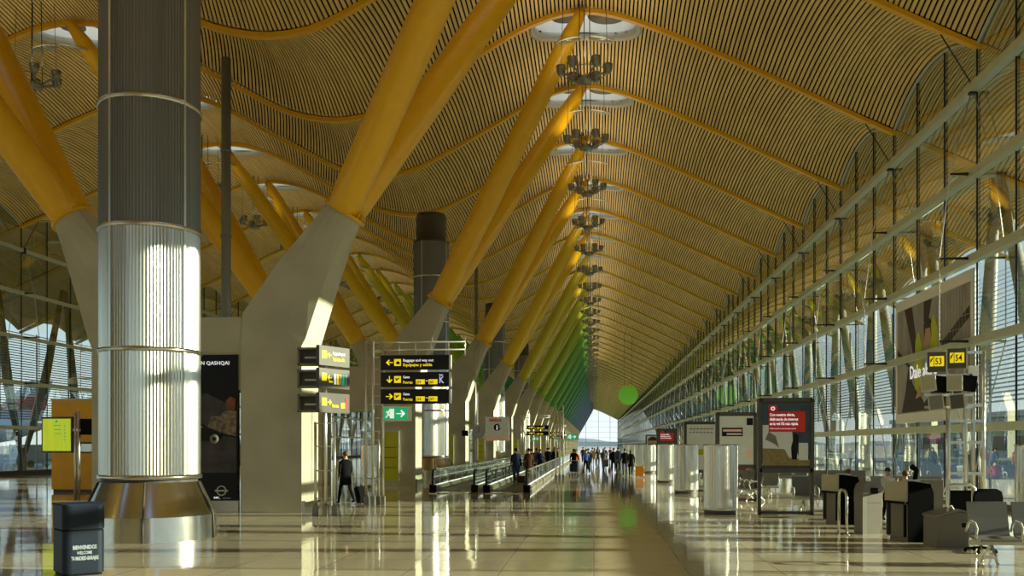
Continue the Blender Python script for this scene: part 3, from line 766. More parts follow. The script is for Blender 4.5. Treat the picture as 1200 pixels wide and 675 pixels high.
# near gantry with boards turned along the hall
g0 = (-7.70, 26.4)
t = thing('sign_gantry', 'sign frame with boards turned sideways, standing by the first concrete pier', 'sign frame', (*g0, 0))
for px, py in ((-.28, 0), (0, .1), (.06, -.16), (.28, 0)):
    p = MB().tube([(px, py, 0), (px, py, 4.6 if abs(px) < .2 else 2.7)], .04, 8).build('post', 'steel_pipe', t); MB().box(px-.07, px+.07, py-.07, py+.07, 0, .3).build('post_shoe', 'grey', p)
for z in (.5, 1.3, 2.0, 2.66): MB().tube([(-.28, 0, z), (.28, 0, z)], .02, 6).build('rung', 'steel_pipe', t)
for i, z in enumerate((4.32, 3.68, 2.98)):
    nm = ('top', 'middle', 'bottom')[i]
    # open-backed box facing the camera
    t = thing('sign_housing', '%s grey open-backed sign housing left of the sideways boards' % nm, 'sign housing', (g0[0]-.78, g0[1]-.1, z), 0, 'grey sign housings by the first pier')
    MB().box(0, .60, 0, .05, 0, .06).box(0, .60, 0, .30, .46, .52).box(0, .05, 0, .30, 0, .52).box(0, .62, .28, .32, 0, .50).build('housing', 'grey', t)
    MB().box(.22, .56, -.02, .1, .2, .25).build('bracket', 'lgrey', t)
    MB().box(.06, .55, .24, .28, .07, .45).build('back_panel', 'dgrey', t)
    t = thing('direction_board', '%s of the three sideways boards with yellow writing, by the first pier' % nm, 'sign', (g0[0]+.0, g0[1]-.55, z-.02), .32, 'sideways direction boards')
    t.rotation_euler = (0, 0, 1.13)
    MB().box(0, 1.30, 0, .12, 0, .56).build('board', 'dgrey', t)
    MB().box(.10, .30, -.012, 0, .2, .42).build('pictogram', 'yellow', t)
    mb = MB(); arrow(mb, .42, .30, 'r' if i == 2 else 'l', .09); a = mb.build('arrow', 'yellow', t); a.location = (0, -.012, 0)
    if i == 0: text('bag', (.55, -.012, .33), 0, 'textwhite', t, .5); text('equ', (.55, -.012, .16), 0, 'yellow', t, .55)
    elif i == 1:
        for q, c in enumerate(('textwhite', 'yellow', 'pink', 'green', 'louver')): MB().box(.62+q*.12, .70+q*.12, -.012, 0, .12, .42).build('zone_plate', c, t)
        text('gates', (.38, -.012, .16), 0, 'yellow', t, .6)
    else:
        text('puertas', (.52, -.012, .16), 0, 'yellow', t, .7); MB().box(.92, 1.08, -.012, 0, .14, .30).build('gate_plate', 'yellow', t); MB().box(1.12, 1.18, -.012, 0, .12, .46).build('zone_plate', 'red', t)

# information sign with letters, clock
t = thing('information_sign', 'square cream sign with red airline lettering and a black round i', 'sign', (-7.45, 72, 0))
MB().box(-.9, .95, 0, .12, 2.35, 4.2).build('panel', 'poster_pale', t)
MB().box(-.9, .95, -.01, 0, 2.35, 2.75).build('peach_base', 'pink', t)
bd = MB().lathe([(.02, 0), (.27, 0), (.27, .02), (.02, .02)], n=24).build('badge', 'board', t); bd.rotation_euler = (PI/2, 0, 0); bd.location = (.02, -.005, 3.38)
text('info', (-.05, -.035, 3.20), 0, 'textwhite', t); text('iberia', (-.62, -.01, 3.83), 0, 'red', t, 1.15)
MB().tube([(-.96, .06, 0), (-.96, .06, 4.25)], .05, 8).build('post', 'steel_pipe', t)
MB().tube([(.05, .18, 0), (.05, .18, 3.9)], .05, 8).build('post', 'steel_pipe', t)
t = thing('hall_clock', 'round pale clock on a steel post left of the information sign', 'clock', (-7.55, 61.5, 0))
c_ = MB().lathe([(.02, -.05), (.42, -.05), (.45, -.03), (.45, .05), (.42, .06), (.02, .06)], n=32).build('clock_body', 'lgrey', t); c_.rotation_euler = (PI/2, 0, 0); c_.location = (0, 0, 2.88)
c_ = MB().lathe([(.02, 0), (.40, 0)], n=32).build('clock_face', 'clockface', t); c_.rotation_euler = (PI/2, 0, 0); c_.location = (0, -.075, 2.88)
h_ = MB().box(-.015, .015, -.09, -.08, 2.88, 3.2).box(-.22, .01, -.09, -.08, 2.865, 2.895)
for q in range(12): a = q*PI/6; h_.box(-.012+.35*cos(a), .012+.35*cos(a), -.09, -.08, 2.88+.35*sin(a)-.012, 2.88+.35*sin(a)+.012)
h_.build('hands', 'board', t)
MB().tube([(-.25, .12, 0), (-.25, .12, 8.5)], .05, 8).tube([(-.25, .1, 2.9), (0, .0, 2.9)], .03, 6).build('post', 'steel_pipe', t)
MB().box(-1.15, -.75, .0, .2, 2.62, 2.98).build('small_monitor', 'black', t); MB().tube([(-.95, .1, 2.8), (-.25, .12, 2.8)], .03, 6).build('arm', 'steel_pipe', t)

# yellow panels on the pier fronts
for k in range(1, 7):
    Y = 28.3+18*k-.86
    t = thing('yellow_panel', 'tall yellow-green panel on the front of the %s concrete pier' % ORD[k], 'panel', (-9.95, Y, 0), 0, 'yellow panels on concrete piers')
    MB().box(-.38, .38, -.06, 0, .30, 2.68).build('panel', 'yellow_panel', t)
    MB().box(.38, .43, -.07, .01, .28, 2.7).box(-.43, -.38, -.07, .01, .28, 2.7).box(-.43, .43, -.07, .01, 2.68, 2.72).build('frame', 'lgrey', t)
    MB().box(-.30, .30, -.065, -.06, .9, .93).box(-.30, .30, -.065, -.06, 1.4, 1.43).box(-.30, .30, -.065, -.06, 1.9, 1.93).build('rule_line', 'dgrey', t)
# pier foot plates
for k in range(0, 8):
    t = put('pier_kick_plate', MB().box(-8.79, -8.72, -.80, .80, 0, .32).box(-8.80, -8.71, -.84, -.78, 0, .36).mesh('pier_kick_plate', 'steel_smooth')); t.location = (.085, 28.3+18*k, 0)
    tag(t, 'low steel kick plate at the foot of the %s concrete pier, hall side' % ('first' if k == 0 else ORD[k]), 'kick plate', 'kick plates at the piers')

# ------------------------------------------------------------------ black car advertisement between the first piers
t = thing('car_poster', 'tall black car advertisement beside the first concrete pier', 'poster', (-13.35, 27.45, 0))
MB().box(.02, 2.66, 0, .16, .36, 4.76).build('panel', 'adblack', t)
MB().box(.02, 2.66, .02, .16, 0, .36).build('plinth', 'lgrey', t)
text('nissan', (1.08, -.008, 4.46), 0, 'textwhite', t, 1.06); text('roof', (1.08, -.008, 4.30), 0, 'textwhite', t, 1.06)
MB().prism([(.05, 1.2), (2.62, 1.2), (2.62, 2.25), (1.6, 2.4), (.05, 2.3)], -.008, 0).build('ground_picture', 'snow', t)
MB().prism([(1.7, 2.5), (2.62, 2.3), (2.62, 3.05), (2.3, 3.1), (2.1, 2.9), (1.85, 2.9)], -.010, 0).build('town_lights', 'city', t)
MB().prism([(.6, 2.5), (2.2, 2.6), (2.3, 3.3), (1.7, 3.6), (.8, 3.5)], -.006, 0).build('night_scene', 'snow', t)
MB().prism([(2.28, 3.12), (2.56, 3.08), (2.60, 3.42), (2.45, 3.5), (2.3, 3.38)], -.014, 0).build('ember_glow', 'ember', t)
car = MB().prism([(.6, 2.16), (2.08, 2.16), (2.16, 2.24), (2.13, 2.40), (1.95, 2.50), (1.72, 2.56), (1.5, 2.70), (1.1, 2.76), (.6, 2.74)], -.05, -.012).build('pictured_car', 'adblack', t)
MB().prism([(.9, 2.56), (1.5, 2.56), (1.62, 2.57), (1.45, 2.67), (1.1, 2.72), (.9, 2.70)], -.055, -.05).build('car_windows', 'grey', car)
for wx in (1.0, 1.95):
    w = MB().lathe([(.06, 0), (.14, 0), (.14, .01), (.06, .01)], n=20).build('car_wheel', 'grey', car); w.rotation_euler = (PI/2, 0, 0); w.location = (wx, -.05, 2.22)
lg = MB().lathe([(.12, 0), (.155, 0), (.155, .012), (.12, .012), (.12, 0)], n=32).build('emblem_ring', 'lgrey', t); lg.rotation_euler = (PI/2, 0, 0); lg.location = (2.16, -.01, .66)
MB().box(1.96, 2.36, -.03, -.01, .635, .685).build('emblem_bar', 'lgrey', t)
text('shift', (1.92, -.008, .42), 0, 'textwhite', t, .8); text('expect', (2.2, -.008, .42), 0, 'lgrey', t, .8)

# ------------------------------------------------------------------ steel drums
def drum(x, y, lab, group, R=.50, H=2.06):
    t = thing('steel_drum', lab, 'air outlet drum', (x, y, 0), 0, group)
    MB().lathe([(R, .17), (R, H-.02)], fn=72, flute=.008).build('ribbed_shell', 'steel', t)
    MB().lathe([(R+.015, H-.05), (R+.02, H), (R-.06, H), (.01, H-.03)], n=40).build('top_rim', 'steel_smooth', t)
    MB().lathe([(R*.97, 0), (R*.97, .12)], n=40).build('plinth', 'dgrey', t); MB().lathe([(R*1.01, .12), (R*1.02, .18)], n=40).build('base_band', 'steel_smooth', t)
dl = ['nearest ribbed steel drum right of centre, beside the framed billboards', 'second ribbed steel drum from the camera, right of centre', 'third ribbed steel drum, half behind the second', 'narrow bright drum behind the orange suitcase, fourth of the right row',
      'fifth steel drum of the right row', 'sixth steel drum of the right row', 'seventh steel drum, farthest of the right row']
for (x, y), lb in zip(((3.75, 28.3), (3.85, 39.8), (3.9, 51), (3.95, 68.5), (3.95, 80), (3.95, 96), (3.95, 114)), dl): drum(x, y, lb, 'steel drums in the right row')
drum(11.35, 25.2, 'ribbed steel drum by the right glass wall behind the grey seats', 'steel drums in the right row', .52)
for x, y, lb in ((-10.6, 44.0, 'white-lit steel drum behind the near sign frame, left of the yellow panel'), (-9.9, 60.5, 'steel drum by the clock post on the left'), (-11.4, 95, 'small far steel drum among the left piers')): drum(x, y, lb, 'steel drums on the left side', .46)

# ------------------------------------------------------------------ billboards on legs
def totem(x, y, w, z0, z1, lab, name='billboard'):
    t = thing(name, lab, 'billboard', (x, y, 0))
    MB().box(-w/2, w/2, -.08, .08, z0, z1).build('panel', 'dgrey', t)
    fr = MB().box(-w/2-.05, -w/2+.06, -.12, .12, z0-.05, z1+.03).box(w/2-.06, w/2+.05, -.12, .12, z0-.05, z1+.03).box(-w/2, w/2, -.12, .12, z1-.06, z1+.05).box(-w/2, w/2, -.12, .12, z0-.07, z0+.06)
    fr.build('frame', 'dgrey', t)
    for s in (-1, 1): MB().box(s*(w/2)-.045, s*(w/2)+.045, -.06, .06, 0, z0).build('leg', 'dgrey', t)
    MB().box(-w/2, w/2, -.06, .06, .02, .1).build('foot_bar', 'dgrey', t)
    return t
t = totem(5.57, 28.0, 1.50, 1.30, 3.36, 'framed billboard with a red text block over a snowy beach picture')
MB().box(-.68, .68, -.10, -.08, 1.44, 3.26).build('picture_sky', 'poster_sky', t)
MB().prism([(-.67, 1.5), (.45, 1.5), (.2, 2.1), (.15, 2.62), (-.67, 2.62)], -.106, -.10).build('picture_haze', 'poster_pale', t)
MB().prism([(-.67, 1.44), (.68, 1.44), (.68, 1.62), (.1, 1.66), (-.05, 1.92), (-.67, 1.94)], -.112, -.10).build('picture_sand', 'sand', t)
MB().prism([(.16, 1.62), (.30, 1.62), (.33, 1.95), (.36, 2.3), (.24, 2.42), (.2, 2.2), (.14, 1.95)], -.118, -.10).build('picture_figure', 'adblack', t)
MB().prism([(-.6, 2.2), (-.3, 2.05), (-.2, 1.95), (-.3, 2.3), (-.5, 2.42)], -.114, -.10).build('picture_shadow', 'grey', t)
MB().box(.36, .62, -.114, -.10, 1.6, 2.1).build('picture_box', 'poster_pale', t)
MB().box(-.50, .54, -.12, -.10, 2.42, 3.02).box(-.50, -.26, -.12, -.10, 3.0, 3.2).build('text_block', 'red', t)
for k_, z in (('vf1', 2.88), ('vf2', 2.75), ('vf3', 2.62)): text(k_, (-.47, -.122, z), 0, 'textwhite', t, .78 if k_ != 'vf3' else .72)
text('vf4', (-.47, -.122, 2.50), 0, 'textwhite', t); 
o = MB().lathe([(.03, 0), (.06, 0), (.06, .01), (.03, .01), (.03, 0)], n=16).build('emblem', 'textwhite', t); o.rotation_euler = (PI/2, 0, 0); o.location = (-.38, -.12, 3.10)
MB().box(-.68, .68, -.11, -.08, 1.44, 1.5).build('lower_strip', 'poster_pale', t)
t = totem(5.12, 34.5, 1.36, 1.25, 3.17, 'framed notice board with a pale poster and dark blue stripe, behind the nearest drum', 'notice_board')
MB().box(-.6, .6, -.10, -.08, 1.33, 3.08).build('poster', 'poster_pale', t); MB().box(-.52, .22, -.11, -.10, 2.35, 2.66).build('blue_stripe', 'coat_navy', t); MB().box(-.48, .18, -.12, -.11, 2.52, 2.60).box(-.35, .18, -.12, -.11, 2.40, 2.46).build('stripe_text', 'pink', t)
MB().box(.36, .58, -.11, -.10, 2.75, 3.0).build('small_photo', 'board', t); MB().box(.36, .56, -.11, -.10, 1.55, 1.85).build('small_card', 'pink', t)
t = totem(4.62, 41.2, 1.36, .9, 3.0, 'framed notice board with a cream timetable and green band, behind the second board', 'notice_board')
MB().box(-.62, .6, -.10, -.08, .95, 2.92).build('poster', 'poster_pale', t); MB().box(-.62, .6, -.11, -.10, 1.6, 1.85).build('green_band', 'wing', t)
q_ = MB()
for j in range(7): q_.box(-.5+j*.15, -.42+j*.15, -.11, -.10, 2.55, 2.6); q_.box(-.5+j*.15, -.4+j*.15, -.11, -.10, 2.7, 2.76)
q_.build('timetable_print', 'grey', t)
t = totem(4.75, 62, 1.25, 2.15, 3.05, 'small distant dark-framed advertisement with a red text block beyond the drums', 'billboard')
MB().box(-.55, .55, -.1, -.08, 2.20, 2.98).build('picture', 'poster_sky', t); MB().box(-.45, .42, -.11, -.1, 2.28, 2.80).box(-.45, -.2, -.11, -.1, 2.8, 2.94).build('text_block', 'red', t)
for k_, z in (('vf1', 2.68), ('vf2', 2.56), ('vf3', 2.44)): text(k_, (-.42, -.112, z), 0, 'textwhite', t, .62)
t = totem(4.55, 74, .98, .75, 2.78, 'poster of a dark-haired face in sunglasses among the far drums', 'face_poster')
MB().box(-.45, .45, -.1, -.08, .8, 2.72).build('poster', 'poster_pale', t)
MB().prism([(-.30, 1.5), (-.12, 1.15), (.12, 1.15), (.30, 1.5), (.34, 2.1), (.2, 2.5), (-.2, 2.5), (-.34, 2.1)], -.115, -.10).build('pictured_face', 'skin', t)
MB().prism([(-.38, 2.1), (-.34, 2.5), (-.1, 2.68), (.2, 2.66), (.38, 2.45), (.36, 2.1), (.28, 2.35), (-.28, 2.35)], -.12, -.10).build('pictured_hair', 'hair_dark', t)
MB().box(-.32, -.03, -.125, -.10, 1.92, 2.12).box(.03, .32, -.125, -.10, 1.92, 2.12).box(-.3, .3, -.125, -.1, 2.07, 2.12).build('pictured_sunglasses', 'adblack', t)
MB().prism([(-.45, .8), (.45, .8), (.3, 1.2), (0, 1.1), (-.3, 1.2)], -.12, -.10).build('pictured_shirt', 'coat_white', t)

# hanging green disc
t = thing('green_disc_sign', 'large plain green disc hanging high near the right glass wall, far down the hall', 'sign', (5.4, 150, 9.9))
d = MB().lathe([(.02, -.06), (1.5, -.06), (1.55, 0), (1.5, .06), (.02, .06)], n=40).build('disc', 'disc', t); d.rotation_euler = (PI/2, 0, 0)
MB().tube([(-.6, 0, 1.3), (-.6, 0, RZ(4.8)-9.9)], .02, 5).tube([(.6, 0, 1.3), (.6, 0, RZ(6)-9.9)], .02, 5).build('cable', 'cable_dark', t)

# ------------------------------------------------------------------ banner on the glass wall
t = thing('facade_banner', 'huge advertising banner of a man with yellow-green wings on the glass wall', 'banner', (XR-.125, 41.95, 0), -PI/2)
# local x runs from Y=42.3 toward the camera, faces into the hall (local -y is -X)
W = 8.35
MB().box(0, W, 0, .05, 2.95, 8.15).build('banner_sheet', 'banner', t)
MB().box(.25, W-.25, -.01, 0, 3.35, 7.72).build('picture', 'banner_img', t)
b_ = MB()
for poly in ([(1.2, 7.7), (2.1, 7.7), (2.9, 5.6), (2.5, 5.3)], [(4.6, 5.2), (8.05, 6.5), (8.05, 6.9), (4.9, 5.7)], [(.3, 6.1), (2.3, 5.1), (2.3, 4.95), (.3, 5.9)], [(3.5, 7.7), (4.4, 7.7), (4.0, 6.9), (3.5, 6.9)]): b_.prism(poly, -.018, -.008)
b_.build('pictured_struts', 'banner_dark', t)
l_ = MB()
for q in range(12): l_.box(4.6+q*.28, 4.62+q*.28, -.022, -.01, 4.0+(q % 3)*.3, 7.6)
for q in range(7): l_.box(4.5, 8.05, -.022, -.01, 4.5+q*.42, 4.52+q*.42)
l_.build('pictured_grid', 'banner_line', t)
w_ = MB()
w_.prism([(2.55, 4.1), (3.1, 4.0), (3.4, 5.2), (3.3, 6.1), (2.95, 6.6), (2.6, 6.3), (2.45, 5.4)], -.03, -.01)
w_.prism([(4.55, 5.0), (4.95, 4.7), (5.15, 5.4), (5.0, 6.5), (4.6, 7.1), (4.25, 6.6), (4.3, 5.6)], -.03, -.01)
w_.build('pictured_wings', 'wing', t)
MB().prism([(3.45, 3.6), (4.9, 3.5), (4.75, 5.0), (4.3, 5.5), (3.95, 5.55), (3.6, 5.2)], -.026, -.01).build('pictured_shirt', 'shirt', t)
MB().prism([(3.75, 5.5), (4.2, 5.5), (4.35, 6.2), (4.25, 6.7), (3.75, 6.75), (3.6, 6.2)], -.034, -.01).build('pictured_head', 'skin', t)
MB().prism([(3.58, 6.1), (3.55, 6.8), (3.9, 7.05), (4.3, 6.9), (4.4, 6.2), (4.25, 6.6), (3.75, 6.6)], -.036, -.01).build('pictured_hair', 'banner_dark', t)
MB().prism([(.9, 3.4), (7.6, 3.4), (7.2, 4.1), (4.4, 4.1), (3.6, 3.7), (2.2, 4.5), (1.7, 5.2), (1.4, 4.3)], -.030, -.01).build('pictured_suit', 'banner_dark', t)
MB().prism([(2.6, 3.9), (3.3, 4.0), (3.2, 4.45), (2.9, 4.3)], -.04, -.01).build('pictured_hand', 'skin', t)
text('alas', (1.9, -.036, 4.75), 0, 'textwhite', t, .95)

# ------------------------------------------------------------------ gate screens on a steel frame
FX, FY = 8.98, 23.6
t = thing('screen_frame', 'pale steel frame of three posts holding the gate number boxes and monitors', 'frame', (FX, FY, 0))
for px, py in ((-.42, 0), (-.02, 0), (.18, .05), (.40, .0)):
    p = MB().tube([(px, py, 0), (px, py, 4.30 if px > -.3 else 3.6)], .05, 10).build('post', 'steel_pipe', t); MB().box(px-.08, px+.08, py-.08, py+.08, 0, .12).build('post_shoe', 'grey', p)
for z in (4.28, 3.0, 2.62, 2.1, 1.35): MB().box(-.42 if z < 4 else -.55, .42, -.035, .035, z-.035, z+.035).build('crossbar', 'steel_pipe', t)
for z in (3.72, 3.25, 2.95): MB().box(-1.0, .1, -.12, -.06, z-.03, z+.03).build('monitor_arm', 'steel_pipe', t)
MB().box(.02, .25, -.12, .0, 3.55, 3.95).build('junction_box', 'white', t)
for i, (dx, key, dz) in enumerate(((-1.06, 'g53', -.11), (-.60, 'g54', -.03))):
    g_ = thing('gate_number_box', 'dark gate number box with yellow %s, %s of the pair over the monitors' % (key[1:], ('left', 'right')[i]), 'sign', (FX+dx, FY-.45, 3.90+dz), -.35, 'gate number boxes')
    MB().box(0, .40, 0, .30, 0, .46).build('box', 'dgrey', g_); MB().box(.40, .43, -.01, .32, -.01, .47).box(0, .4, .30, .33, 0, .47).build('side_cover', 'lgrey', g_)
    MB().box(.05, .135, -.01, 0, .12, .36).box(.15, .36, -.01, 0, .12, .36).build('yellow_plate', 'yellow', g_)
    text(key, (.165, -.012, .165), 0, 'board', g_, .72)
    MB().prism([(.06, .2), (.09, .24), (.125, .32), (.115, .34), (.08, .28), (.07, .3)], -.018, -.01).build('plane_symbol', 'board', g_)
mons = [(-1.20, 3.30, -.5, .1, 'lgrey', 'beige monitor back, upper left of the gate screens'), (-.86, 3.32, -.1, -.12, 'black', 'black-screened monitor, second in the upper row of gate screens'), (-.62, 3.32, -.5, .0, 'lgrey', 'pale monitor back, third in the upper row of gate screens'),
        (-.26, 3.34, -.1, -.12, 'black', 'black-screened monitor, rightmost in the upper row of gate screens'), (-1.02, 2.84, -.35, .12, 'grey', 'grey-faced monitor at lower left of the gate screens'), (-.54, 2.86, -.35, .10, 'dgrey', 'dark-faced monitor in a pale case, lower right of the gate screens')]
for dx, z, rz, tl, fm, lb in mons:
    m_ = thing('gate_monitor', lb, 'monitor', (FX+dx, FY-.45+(.12 if fm == 'black' else 0), z), rz, 'gate monitors on the steel frame'); m_.scale = (.78, .78, .92); m_.rotation_euler = (.0, -tl, rz)
    MB().box(0, .44, 0, .05, 0, .42).prism([(.06, .06), (.38, .06), (.34, .12), (.10, .12)], .0, .01).build('bezel', 'lgrey' if fm != 'black' else 'black', m_)
    MB().prism([(0.04, .05), (.40, .05), (.36, .22), (.08, .22)], .04, .38, 'z').build('rear_housing', 'lgrey', m_)
    MB().box(.035, .405, -.008, 0, .035, .385).build('screen', fm if fm != 'lgrey' else 'desk', m_)
    MB().tube([(.22, .2, .2), (.22, .40, .25)], .03, 6).build('bracket', 'steel_pipe', m_)

# ------------------------------------------------------------------ boarding desks, reader, counter, chair
def rbox(mb, w, d, z0, z1, r=.0, mi=0): return mb.box(0, w, 0, d, z0, z1, mi)
def boarding_desk(x, y, rz, lab):
    t = thing('boarding_desk', lab, 'desk', (x, y, 0), rz, 'boarding desks')
    MB().prism([(0, 0), (.62, 0), (.62, 1.02), (.54, 1.22), (.10, 1.28), (0, 1.28)], 0, .03, 'y').build('side_panel', 'laminate', t)
    t.scale = (1, 1, 1)
    MB().box(.02, .60, .03, .60, .06, .86).build('cabinet', 'desk_lo', t)
    MB().prism([(-.06, .84), (.60, .86), (.60, 1.16), (.50, 1.25), (-.06, 1.27)], .03, .70, 'y').build('counter_box', 'desk', t)
    MB().box(-.10, .3, .02, .66, .80, .85).build('shelf_edge', 'black', t)
    MB().box(-.01, .02, .10, .16, .1, .78).build('slot', 'black', t)
    MB().box(.0, .6, .02, .60, 0, .07).build('plinth', 'desk_lo', t)
    MB().box(.0, .60, .70, .73, .1, 1.20).build('far_panel', 'dgrey', t)
    k = MB().box(.15, .45, .2, .4, 1.26, 1.30).build('keyboard', 'lgrey', t)
    return t
boarding_desk(6.57, 20.3, .36, 'larger boarding desk with black side panel, right of the ticket reader')
boarding_desk(6.25, 24.6, .36, 'smaller-looking boarding desk with black side panel, left of the ticket reader')
t = thing('ticket_reader', 'upright grey ticket reader with rounded hood between the two boarding desks', 'ticket reader', (6.10, 22.0, 0), .30)
MB().box(.0, .46, 0, .34, 0, .72).build('cabinet', 'desk_lo', t); MB().box(-.005, .10, -.012, .0, 0, .95).build('front_strip', 'grey', t)
MB().prism([(0, .72), (.47, .72), (.47, 1.0), (.42, 1.16), (.30, 1.20), (.15, 1.20), (.05, 1.14), (0, 1.0)], -.01, .35).build('hood', 'desk_lo', t)
MB().box(.20, .38, -.025, -.01, .93, 1.06).build('reader_slot', 'black', t)
for px, lb in ((5.72, 'brushed hoop rail on the left of the ticket reader'), (6.62, 'bright hoop rail on the right of the ticket reader')):
    t = thing('hoop_rail', lb, 'rail', (px, 21.9 if px < 6 else 21.7, 0), 0, 'hoop rails by the ticket reader')
    MB().tube([(0, 0, 0), (0, 0, .86), (0, .08, .96), (0, .22, 1.0), (0, .5, 1.0), (0, .64, .94), (0, .68, .82), (0, .68, 0)], .032, 8).build('rail', 'steel_smooth', t)
    MB().lathe([(.07, 0), (.07, .02), (.02, .02)], n=14).build('floor_plate', 'steel_smooth', t)
t = thing('service_counter', 'low dark counter with rounded pale top behind the larger boarding desk', 'counter', (6.76, 19.25, 0), .0)
MB().prism([(0, 0), (.62, 0), (.62, .68), (.45, .72), (.2, .66), (0, .60)], 0, .75).build('body', 'desk_lo', t); MB().prism([(-.02, .60), (.2, .67), (.45, .73), (.64, .69), (.64, .72), (.45, .77), (.2, .71), (-.02, .64)], -.02, .77).build('top', 'grey', t)
MB().tube([(.25, .1, .69), (.25, .1, .79), (.32, .1, .83), (.36, .1, .76)], .02, 6).build('phone_handset', 'white', t)
t = thing('monitor_cabinet', 'grey box cabinet with curved handle rail standing on the far side of the counter', 'cabinet', (8.05, 23.4, 0))
MB().box(-.5, .32, 0, .5, 0, 1.20).build('cabinet', 'desk_lo', t); MB().tube([(.42, 0, 0), (.42, 0, .8), (.42, 0, 1.0), (.5, 0, 1.08), (.95, 0, 1.08), (1.05, 0, 1.0), (1.07, 0, .6), (1.07, 0, 0)], .04, 8).build('rail', 'steel_pipe', t)
MB().box(.5, .98, .02, .06, .35, .95).build('rail_panel', 'black', t)
MB().tube([(-.28, .2, 1.20), (-.25, .15, 1.42), (-.38, .1, 1.52)], [.05, .06, .07], 8).build('lamp_stalk', 'black', t)
t = thing('office_chair', 'black office chair whose rounded back rises above the grey seats', 'chair', (7.36, 18.3, 0), .1)
MB().prism([(-.26, .62), (.26, .62), (.27, 1.05), (.24, 1.17), (.15, 1.22), (-.15, 1.22), (-.24, 1.17), (-.27, 1.05)], -.03, .05).build('backrest', 'black', t)
MB().box(-.25, .25, .0, .50, .46, .54).build('seat', 'black', t); MB().tube([(0, .25, .1), (0, .25, .46)], .03, 8).build('post', 'steel_pipe', t)
MB().box(-.03, .03, -.02, .03, .48, .8).build('back_support', 'black', t)
for q in range(5):
    a = q*2*PI/5+.3; MB().tube([(0, .25, .1), (.28*cos(a), .25+.28*sin(a), .07)], .022, 6).ball((.28*cos(a), .25+.28*sin(a), .035), .035, 8).build('foot', 'black', t)
t = put('dark_post', MB().box(-.055, .055, -.05, .05, 0, 1.92).box(-.07, .07, -.07, .07, 0, .04).mesh('dark_post', 'dgrey')); t.location = (8.05, 15.6, 0); tag(t, 'slim dark post at the right edge of the picture', 'post')

# ------------------------------------------------------------------ beam seating
def bench(nseat, w=.74):
    t = thing('beam_seating', '', 'seating')
    for i in range(nseat):
        x = i*w
        MB().prism([(-.02, .45), (.46, .42), (.48, .46), (.02, .49)], x+.03, x+w-.05, 'x').build('seat', 'seat', t)
        MB().prism([(.02, .49), (-.06, .78), (-.12, 1.06), (-.16, 1.06), (-.11, .78), (-.03, .46)], x+.03, x+w-.05, 'x').build('backrest', 'seat', t)
    for i in range(nseat+1):
        x = i*w-.01
        MB().tube([(x, -.05, .55), (x, .02, .68), (x, .12, .74), (x, .34, .72), (x, .42, .64), (x, .36, .46)], .022, 6).build('armrest', 'lgrey', t)
    MB().box(-.03, nseat*w+.01, .10, .20, .34, .42).build('beam', 'lgrey', t)
    MB().tube([(0, .45, .45), (nseat*w, .45, .45)], .02, 6).build('front_rail', 'lgrey', t)
    for x in (.33*w+.1, nseat*w-.33*w-.1) if nseat > 1 else (.3,):
        MB().tube([(x, .15, .36), (x, -.22, .05)], .028, 6).tube([(x, .15, .36), (x, .42, .05)], .028, 6).ball((x, -.22, .025), .03, 8).ball((x, .42, .025), .03, 8).build('leg', 'steel_pipe', t)
    return t
b0 = bench(3)
spots = [(6.40, 16.8, 0.0 + PI, 'row of three dark grey seats in the right foreground corner'), (6.1, 29.8, PI, 'dark grey seats right behind the red-text billboard'), (8.6, 30.2, PI, 'grey seats to the right of the billboard, behind the desks'),
         (5.9, 34.0, PI/2+.1, 'seat row seen end-on with a ribbed tan side, under the billboard'), (5.0, 37.5, 0, 'pale seats behind the nearest steel drum'), (8.2, 37, PI, 'seat row near the glass wall, behind the desks'), (5.2, 47, PI, 'small far seat row between the drums and the glass wall'),
         (8.4, 48, PI, 'second far seat row against the glass wall'), (6, 58, PI, 'distant seat row beyond the notice boards')]
for i, (x, y, rz, lb) in enumerate(spots):
    o = b0 if i == 0 else copy_tree(b0)
    o.location = (x + (2.22 if abs(rz-PI) < .01 else 0), y, 0); o.rotation_euler = (0, 0, rz); tag(o, lb, 'seating', 'airport beam seating')

# ------------------------------------------------------------------ left side: bin, kiosk, lit sign
t = thing('litter_bin', 'dark navy litter bin with rounded corners and white lettering, bottom left', 'bin', (-8.18, 14.3, 0), .76)
def rrect(w, d, r, n=6):
    out = []
    for cx, cy, a0 in ((w/2-r, d/2-r, 0), (-w/2+r, d/2-r, PI/2), (-w/2+r, -d/2+r, PI), (w/2-r, -d/2+r, 1.5*PI)):
        for i in range(n+1): a = a0+PI/2*i/n; out.append((cx+r*cos(a), cy+r*sin(a)))
    return out
MB().prism(rrect(.62, .76, .12), .04, .70, 'z').build('body', 'bin', t); MB().prism(rrect(.63, .77, .12), .73, 1.10, 'z').build('hood', 'bin', t)
MB().prism(rrect(.60, .74, .12), .70, .73, 'z').prism(rrect(.56, .7, .08), 0, .04, 'z').build('shadow_gap', 'black', t); MB().prism(rrect(.65, .79, .12), 1.10, 1.12, 'z').build('lid', 'coat_navy', t)
for key, z, x in (('bin1', .42, -.18), ('bin2', .34, -.12), ('bin3', .25, -.20)): text(key, (x, -.385, z), 0, 'louver', t, .66 if key != 'bin3' else .50)
t = thing('service_kiosk', 'tall orange-yellow kiosk block left of the big steel column', 'kiosk', (-21.55, 38.6, 0))
MB().box(-1.75, 1.6, 0, 2.6, .12, 3.95).build('body', 'kiosk', t); MB().box(-1.78, 1.63, -.03, 2.63, 3.95, 4.03).build('top_edge', 'lgrey', t); MB().box(-1.7, 1.55, .05, 2.55, 0, .12).build('plinth', 'dgrey', t)
